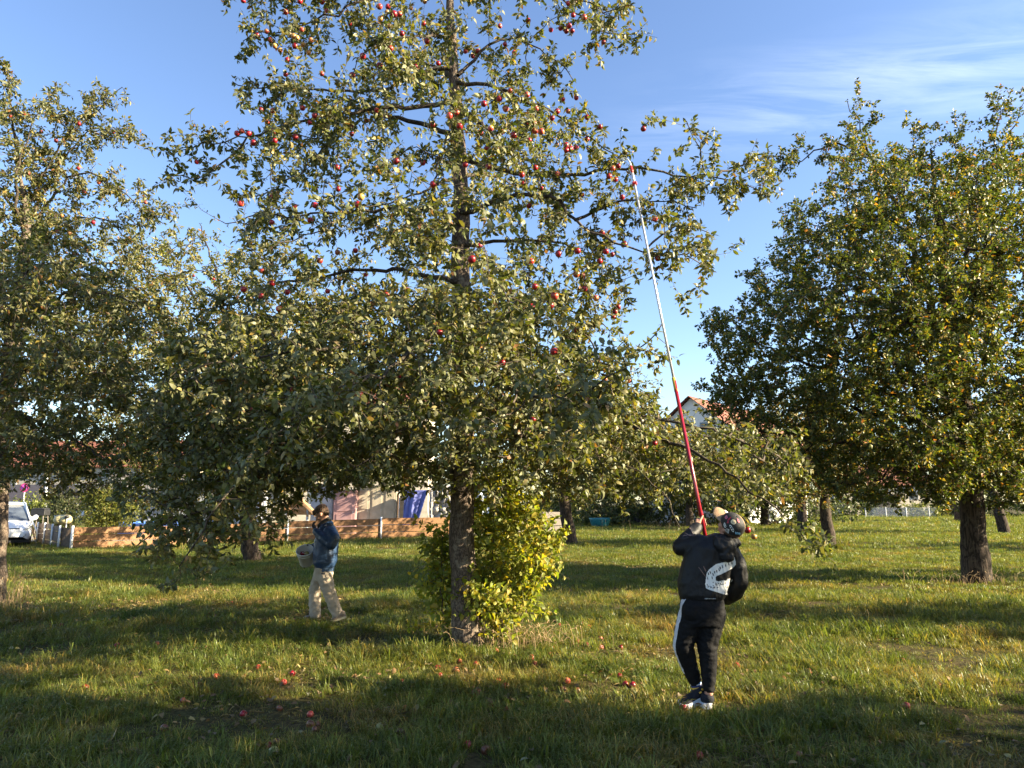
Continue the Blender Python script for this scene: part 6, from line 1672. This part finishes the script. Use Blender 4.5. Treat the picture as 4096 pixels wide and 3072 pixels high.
for _ in range(34):
    spots.append((rs.uniform(2826, 2908), rs.uniform(2326, 2352), 1.7, 2.8, rs.uniform(-.8, .8)))
spots += [(2898, 2368, 1.0, 12, .1), (2917, 2331, 3, 4, 0), (2888, 2337, 9, 1.6, -.2)]
print_on("back_print", jt, snake, 1.6, [M['print_white'], M['print_dark']], jacket, spots, .005)
M['print_brown'] = surf("brown_print", (.22, .14, .11), (.16, .10, .08), 20, .8)
print_on("back_print", jt, [(2793, 2268), (2797, 2270), (2822, 2304), (2823, 2310)], 1.6, [M['print_brown'], M['print_dark']], jacket, (), .005)
print_on("back_print", jt, [(2812, 2264), (2816, 2266), (2824, 2284), (2822, 2288)], 1.6, [M['print_brown'], M['print_dark']], jacket, (), .005)
for pl in ([(2738,2134),(2741,2131),(2755,2140),(2768,2140),(2772,2145),(2756,2144)], [(2757,2112),(2760,2112),(2768,2128),(2776,2142),(2772,2142)], [(2729,2146),(2740,2140),(2752,2146),(2741,2145)]):
    print_on("sleeve_print", jt, pl, 1.2, [M['print_brown'], M['print_dark']], jacket, (), .004)
print_on("hem_lettering", jt, [(2818,2391),(2862,2391),(2862,2397),(2818,2397)], 1.0, [M['print_dark'], M['print_white']], jacket, [(2820+k*4.6, 2394, 1.3, 1.6, .3*k) for k in range(10)], .004)

# trousers
T_ = Flesh()
T_.loft([(R(2808, 2385), .165, .115, *tilt(0)), (R(2808, 2420), .178, .132, *tilt(0)), (R(2808, 2462), .182, .135, *tilt(0)), (R(2808, 2500), .165, .12, *tilt(0))], 24)
for x in (2768, 2850): T_.ell(R(x, 2440, -.06), ((1, 0, 0), (0, 1, 0), (0, 0, 1)), (.088, .075, .095))
T_.chain([R(2766, 2455), R(2745, 2520, .01), R(2732, 2580, .02), R(2752, 2650, .07), R(2780, 2722, .10)], [.105, .094, .082, .070, .054])
T_.chain([R(2850, 2455), R(2838, 2520), R(2829, 2578), R(2834, 2660, .0), R(2836, 2748, .0)], [.108, .096, .082, .066, .050])
tf = fold_fn(16, .007, (1, 1, 1.6), 5)
trousers = T_.fuse("trousers", M['jersey_black'], man, .010, 3, lambda p: tf(p)*(1.2 if p.z < .75 else .6))
tt = bvh_of(trousers)
ax_pts = [R(2795, 2392), R(2776, 2440), R(2758, 2490, .01), R(2745, 2535, .01), R(2734, 2580, .02), R(2744, 2622, .05), R(2757, 2662, .08), R(2768, 2692, .09)]
axq = resample([tuple(v) for v in ax_pts], .02); rows = []
for i, p_ in enumerate(axq):
    row = []
    for a in np.linspace(-.30, .16, 7):
        d = Vector((-math.cos(a), math.sin(a)-.28, 0)).normalized(); h, nn, _, _ = tt.ray_cast(Vector(p_)+d*.35, -d)
        row.append(h+d*.004 if h is not None else Vector(p_)+d*.09)
    rows.append(row)
b = MB(); b.grid(rows); b.build("side_stripe", M['stripe_white'], trousers, True)
# left foot on its toe, right foot planted
def sock(ctr, d, r, parent):
    d = Vector(d).normalized(); root_ = None
    for k, (m_, z0, z1) in enumerate((('sock_blue', 0, .014), ('sock_white', .014, .022), ('sock_navy', .022, .036), ('yellowp', .036, .052), ('sock_navy', .052, .085))):
        b = MB(); b.lathe(Vector(ctr), [(r, z0), (r*1.03, (z0+z1)/2), (r, z1)], 16, axis=d)
        o = b.build("sock", M[m_], parent, True) if root_ is None else b.build("sock_band", M[m_], root_, True)
        root_ = root_ or o
s0 = R(2781, 2726, .10); s1 = R(2795, 2785, .10)
sock(s0, s1-s0, .046, man)
shoe("shoe", R(2838, 2785, .12), R(2722, 2838, .02), (.28, -.10, 1), .10, .085, M['shoe_dark'], M['sole'], man, s0, .048, "dark sneaker standing on its toe, heel lifted", .044)
g0 = R(2828, 2842, -.03); g0.z = .012
shoe("shoe", g0, g0+Vector((.03, .27, 0)), (0, 0, 1), .105, .085, M['shoe_dark'], M['sole'], man, R(2836, 2770, 0), .040, "dark sneaker planted flat, its white heel toward the camera", .05)
for (a, b_) in ((R(2806, 2757, .02), R(2820, 2760, .02)), (R(2797, 2772, 0), R(2806, 2768, 0))):
    b = MB(); b.tube([a, b_], .007, 5); b.build("shoe_trim", M['yellowp'], man)

# pole
pole = empty("picking_pole", tuple(pole_pt(2215)), "long telescopic picking pole, red lower tube, bare metal upper tube and hooked red head", "pole")
M['pole_red'] = surf("pole_red", (.30, .012, .025), (.24, .010, .02), 30, .28, 0, coat=.4); M['alu'] = surf("bare_aluminium", (.78, .78, .76), (.68, .68, .67), 20, .38, .05, metal=.55)
M['label_yellow'] = surf("label_yellow", (.62, .50, .06), (.54, .42, .05), 20, .5); M['clamp'] = surf("clamp_red", (.60, .035, .03), (.5, .03, .025), 20, .4)
b = MB(); b.tube([pole_pt(2215), pole_pt(1545)], .0165, 14); b.build("lower_tube", M['pole_red'], pole, True)
b = MB(); b.tube([pole_pt(1545), pole_pt(700)], .0118, 14); up_ = b.build("upper_tube", M['alu'], pole, True)
for k in range(12):   # latch holes
    c = pole_pt(1500-66*k); b = MB(); b.lathe(c+Vector((.002, -.0122, 0)), [(0, .0016), (.003, .0016), (.0032, 0)], 8, axis=(0, -1, 0)); b.build("hole", M['black'], up_)
b = MB(); b.tube([pole_pt(1568), pole_pt(1512)], .0178, 14); lb = b.build("sleeve_label", M['label_yellow'], pole, True)
b = MB(); c0, c1 = pole_pt(1556), pole_pt(1522); b.bar(c0+Vector((.006, -.0175, 0)), c1+Vector((.006, -.0175, 0)), .015, .003, up=(1, 0, 0)); b.build("sleeve_label", M['clamp'], lb)
b = MB(); b.tube([pole_pt(2062), pole_pt(2045)], .0205, 14); b.build("collar", M['pole_red'], pole, True)
b = MB(); b.tube([pole_pt(1830), pole_pt(1822)], .0175, 14); b.build("collar", M['clamp'], pole, True)
c = pole_pt(735); b = MB(); b.box(c, (.05, .045, .042), axes=((1, 0, .2), (0, 1, 0), (-.2, 0, 1))); cl_ = b.build("clamp", M['clamp'], pole, bevel=.006)
b = MB(); b.lathe(c+Vector((0, -.026, 0)), [(0, .006), (.008, .006), (.012, .012), (.014, 0)], 12, axis=(0, -1, 0)); b.build("knob", M['clamp'], cl_)
b = MB(); b.tube([pole_pt(728), pole_pt(690)], .0145, 10); b.build("socket", M['alu'], pole, True)
h0, h1 = pole_pt(694), pole_pt(664); b = MB(); b.tube([h0, h0.lerp(h1, .4), h1], [.014, .018, .011], 10); b.build("head_grip", M['clamp'], pole, True)
YT = float(pole_pt(664).y); hk = [Vector(P(x, y, YT)) for x, y in ((2525, 668), (2519, 648), (2510, 636), (2496, 631), (2484, 636), (2479, 642))]
b = MB(); b.tube(hk, [.009, .008, .007, .006, .005, .003], 6); b.build("hook", M['alu'], pole, True)

# ---- the boy with the bucket
YK = 10.15
K = lambda x, y, d=0.0: Vector(P(x, y, YK+d))
f0 = K(1360, 2492); boy = empty("person", (f0.x, f0.y, 0), "boy in blue jacket and beige trousers walking with a bucket, gloved hand at his face", "person")
rr, ff, cc = face_frame((-.80, .05, -.55), (-.52, 0, .80))
HK = K(1286, 2056, 0)
B = Flesh(); kq = add_head(B, HK, rr, ff, cc, 1.0)
B.cap(K(1306, 2102), kq(0, -.02, -.07), .056, .052)
fwd = Vector((-1, 0, 0)); tl = lambda a: (Vector((math.cos(a), 0, math.sin(a))), Vector((0, 1, 0)))
B.loft([(K(1290, 2312), .07, .10, *tl(0)), (K(1295, 2230), .095, .13, *tl(0)), (K(1302, 2160), .10, .14, *tl(0)), (K(1306, 2118), .07, .11, *tl(0))])
B.chain([K(1316, 2122, -.17), K(1320, 2172, -.26), K(1266, 2128, -.16)], [.045, .038, .028])
B.chain([K(1304, 2122, .17), K(1298, 2182, .24), K(1252, 2186, .22)], [.045, .038, .028])
B.chain([K(1284, 2312, .08), K(1256, 2360, .12), K(1258, 2456, .12)], [.06, .05, .036])
B.chain([K(1300, 2312, -.07), K(1318, 2365, -.10), K(1350, 2455, -.06)], [.06, .05, .036])
B.fuse("body", M['skin'], boy, .009, 3)
face_details(kq, rr, ff, cc, 1.0, boy)
H = Flesh(); H.ell(kq(0, -.022, .045), (rr, ff, cc), (.084, .100, .085)).ell(kq(0, .05, .075), (rr, ff, cc), (.066, .048, .036)).ell(kq(0, -.062, -.01), (rr, ff, cc), (.066, .05, .06)).ell(kq(.02, .085, .062), (rr, ff, cc), (.04, .026, .022))
H.fuse("hair", M['hair_brown'], boy, .008, 1, fold_fn(55, .012, (1, 1, 1), 2))
J = Flesh()
J.loft([(K(1300, 2272), .118, .155, *tl(.05)), (K(1300, 2250), .155, .185, *tl(.04)), (K(1302, 2210), .165, .19, *tl(.03)), (K(1306, 2165), .160, .19, *tl(0)), (K(1310, 2128), .135, .18, *tl(0)), (K(1308, 2106), .095, .12, *tl(.1)), (K(1303, 2092), .075, .085, *tl(.3))], 26, 2.3)
J.chain([K(1318, 2128, -.15), K(1334, 2152, -.24), K(1324, 2176, -.27)], [.085, .084, .078]).chain([K(1324, 2176, -.27), K(1292, 2152, -.23), K(1264, 2126, -.17)], [.076, .068, .050])
J.chain([K(1304, 2128, .16), K(1300, 2180, .24), K(1258, 2188, .22)], [.082, .074, .055])
k1, k2 = fold_fn(8, .009, (1, 1, .7), 4), fold_fn(22, .005, (.6, .6, 1.4), 6)
jk = J.fuse("jacket", M['nylon_blue'], boy, .011, 3, lambda p: k1(p)+k2(p))
W_ = Flesh(); W_.loft([(K(1303, 2288), .105, .148, *tl(.05)), (K(1302, 2278), .112, .155, *tl(.05)), (K(1301, 2266), .114, .158, *tl(.05))], 24); W_.fuse("waistband", M['rib_blue'], boy, .009, 2)
C_ = Flesh(); C_.cap(K(1316, 2098, -.05), K(1296, 2106, -.09), .045, .04).cap(K(1320, 2096, .03), K(1318, 2098, -.05), .05, .045).cap(K(1318, 2102, .07), K(1296, 2108, .08), .045, .04)
C_.fuse("hood", M['nylon_blue'], boy, .009, 3, fold_fn(22, .008, (1, 1, 1), 5))
S_ = Flesh(); S_.cap(K(1310, 2082, -.02), K(1282, 2104, -.03), .052, .045); S_.fuse("neck_warmer", M['scarf'], boy, .009, 2)
def glove(wr, palm, across, name, curl, thumbd):
    g_ = Flesh(); wr, palm = Vector(wr), Vector(palm); a = Vector(across).normalized(); d = (palm-wr).normalized(); nrm = a.cross(d)*curl
    fs = []
    for k in range(4):
        o = a*(.030-.020*k); l_ = (.030, .034, .032, .026)[k]
        p0 = palm+d*.022+o; p1 = p0+d*l_+nrm*.006; p2 = p1+d*l_*.5+nrm*l_*.75; p3 = p2-d*l_*.2+nrm*l_*.6
        fs.append(([p0, p1, p2, p3], .0112))
    add_hand(g_, wr, palm, a, nrm, fs, [palm+a*.030-d*.01, palm+a*.044+d*.012+Vector(thumbd)*.012, palm+a*.040+d*.034+Vector(thumbd)*.02], 1.05)
    return g_.fuse(name, M['glove'], boy, .0065, 2)
glove(K(1266, 2126, -.165), K(1257, 2110, -.12), (0, 1, .2), "glove", 1, (0, -.4, .6))
glove(K(1256, 2187, .215), K(1244, 2184, .15), (-.3, -1, .1), "glove", -1, (0, 0, 1))
T_ = Flesh()
T_.loft([(K(1296, 2268), .112, .15, *tl(0)), (K(1294, 2296), .125, .16, *tl(0)), (K(1290, 2320), .12, .155, *tl(0))], 22)
T_.chain([K(1280, 2310, .09), K(1262, 2360, .12), K(1259, 2410, .12), K(1260, 2456, .12)], [.100, .086, .080, .074])
T_.chain([K(1300, 2312, -.09), K(1314, 2362, -.11), K(1332, 2412, -.09), K(1348, 2456, -.06)], [.104, .088, .080, .072])
q1, q2 = fold_fn(11, .012, (1, 1, 1.2), 9), fold_fn(24, .006, (1, 1, 1), 2)
tr_ = T_.fuse("trousers", M['khaki'], boy, .011, 3, lambda p: q1(p)+q2(p))
tb = bvh_of(tr_); print_on("label_patch", tb, [(1285, 2291), (1300, 2292), (1300, 2299), (1286, 2298)], 1.0, [M['print_dark'], M['print_dark']], tr_, (), .004)
print_on("pocket_flap", tb, [(1304, 2300), (1316, 2304), (1314, 2330), (1306, 2322)], 1.6, [M['khaki'], M['khaki']], tr_, (), .010)
h = K(1283, 2465, .13); h.z = .01; shoe("shoe", h, h+Vector((-.245, .04, 0)), (0, 0, 1), .095, .085, M['shoe_tan'], M['shoe_tan'], boy, K(1260, 2446, .12), .022, None, .05)
h = K(1386, 2474, -.06); t = K(1324, 2498, -.10); t.z = .012; h.z = max(h.z, .07); shoe("shoe", h, t, (-.25, 0, 1), .10, .09, M['shoe_tan'], M['creamp'], boy, K(1352, 2446, -.06), .024, "taupe shoe pushing off, heel raised", .05)
# bucket with two apples
bc, bb = K(1219, 2200, -.02), K(1227, 2252, .13); axb = (bc-bb).normalized(); hb = (bc-bb).length
bucket = empty("bucket", tuple(bb), "white plastic bucket with two apples, carried by the boy in blue", "bucket")
b = MB(); b.lathe(bb, [(0, .004), (.088, 0), (.092, .004), (.112, hb-.03), (.119, hb-.028), (.121, hb), (.114, hb+.004), (.110, hb-.02), (.088, .012), (0, .012)], 32, axis=axb); b.build("tub", M['bucket'], bucket, True)
b = MB(); b.lathe(bb, [(.1125, hb-.058), (.1165, hb-.056), (.1165, hb-.046), (.113, hb-.044)], 32, axis=axb); b.build("rim_ring", M['bucket'], bucket, True)
pts_ = []
x_ = axb.orthogonal().normalized(); y_ = axb.cross(x_)
for k in range(13):
    a = math.pi*k/12; pts_.append(bb+axb*(hb-.03)+Vector((0, 1, 0))*.118*math.cos(a)+(Vector((1, 0, -.55)).normalized())*.118*math.sin(a)*1.0)
b = MB(); b.tube(pts_, .0028, 5); b.build("handle", M['galv'], bucket, True)
for (x, y, k, lab, d) in ((1210, 2212, 'ap_red', "red apple lying in the white bucket", .03), (1226, 2211, 'ap_pale', "yellow-green apple lying in the white bucket beside the red one", .03)):
    o = bpy.data.objects.new("apple", AP[k][1]); COL.objects.link(o); o.location = K(x, y, d); o.location = Vector(o.location)-axb*.015; o.rotation_euler = (.6, .5, x); o.scale = (1.05,)*3
    tag(o, lab, "apple", "apples in the bucket")
b = MB(); b.lathe(bb, [(0, hb-.115), (.095, hb-.115)], 24, axis=axb)
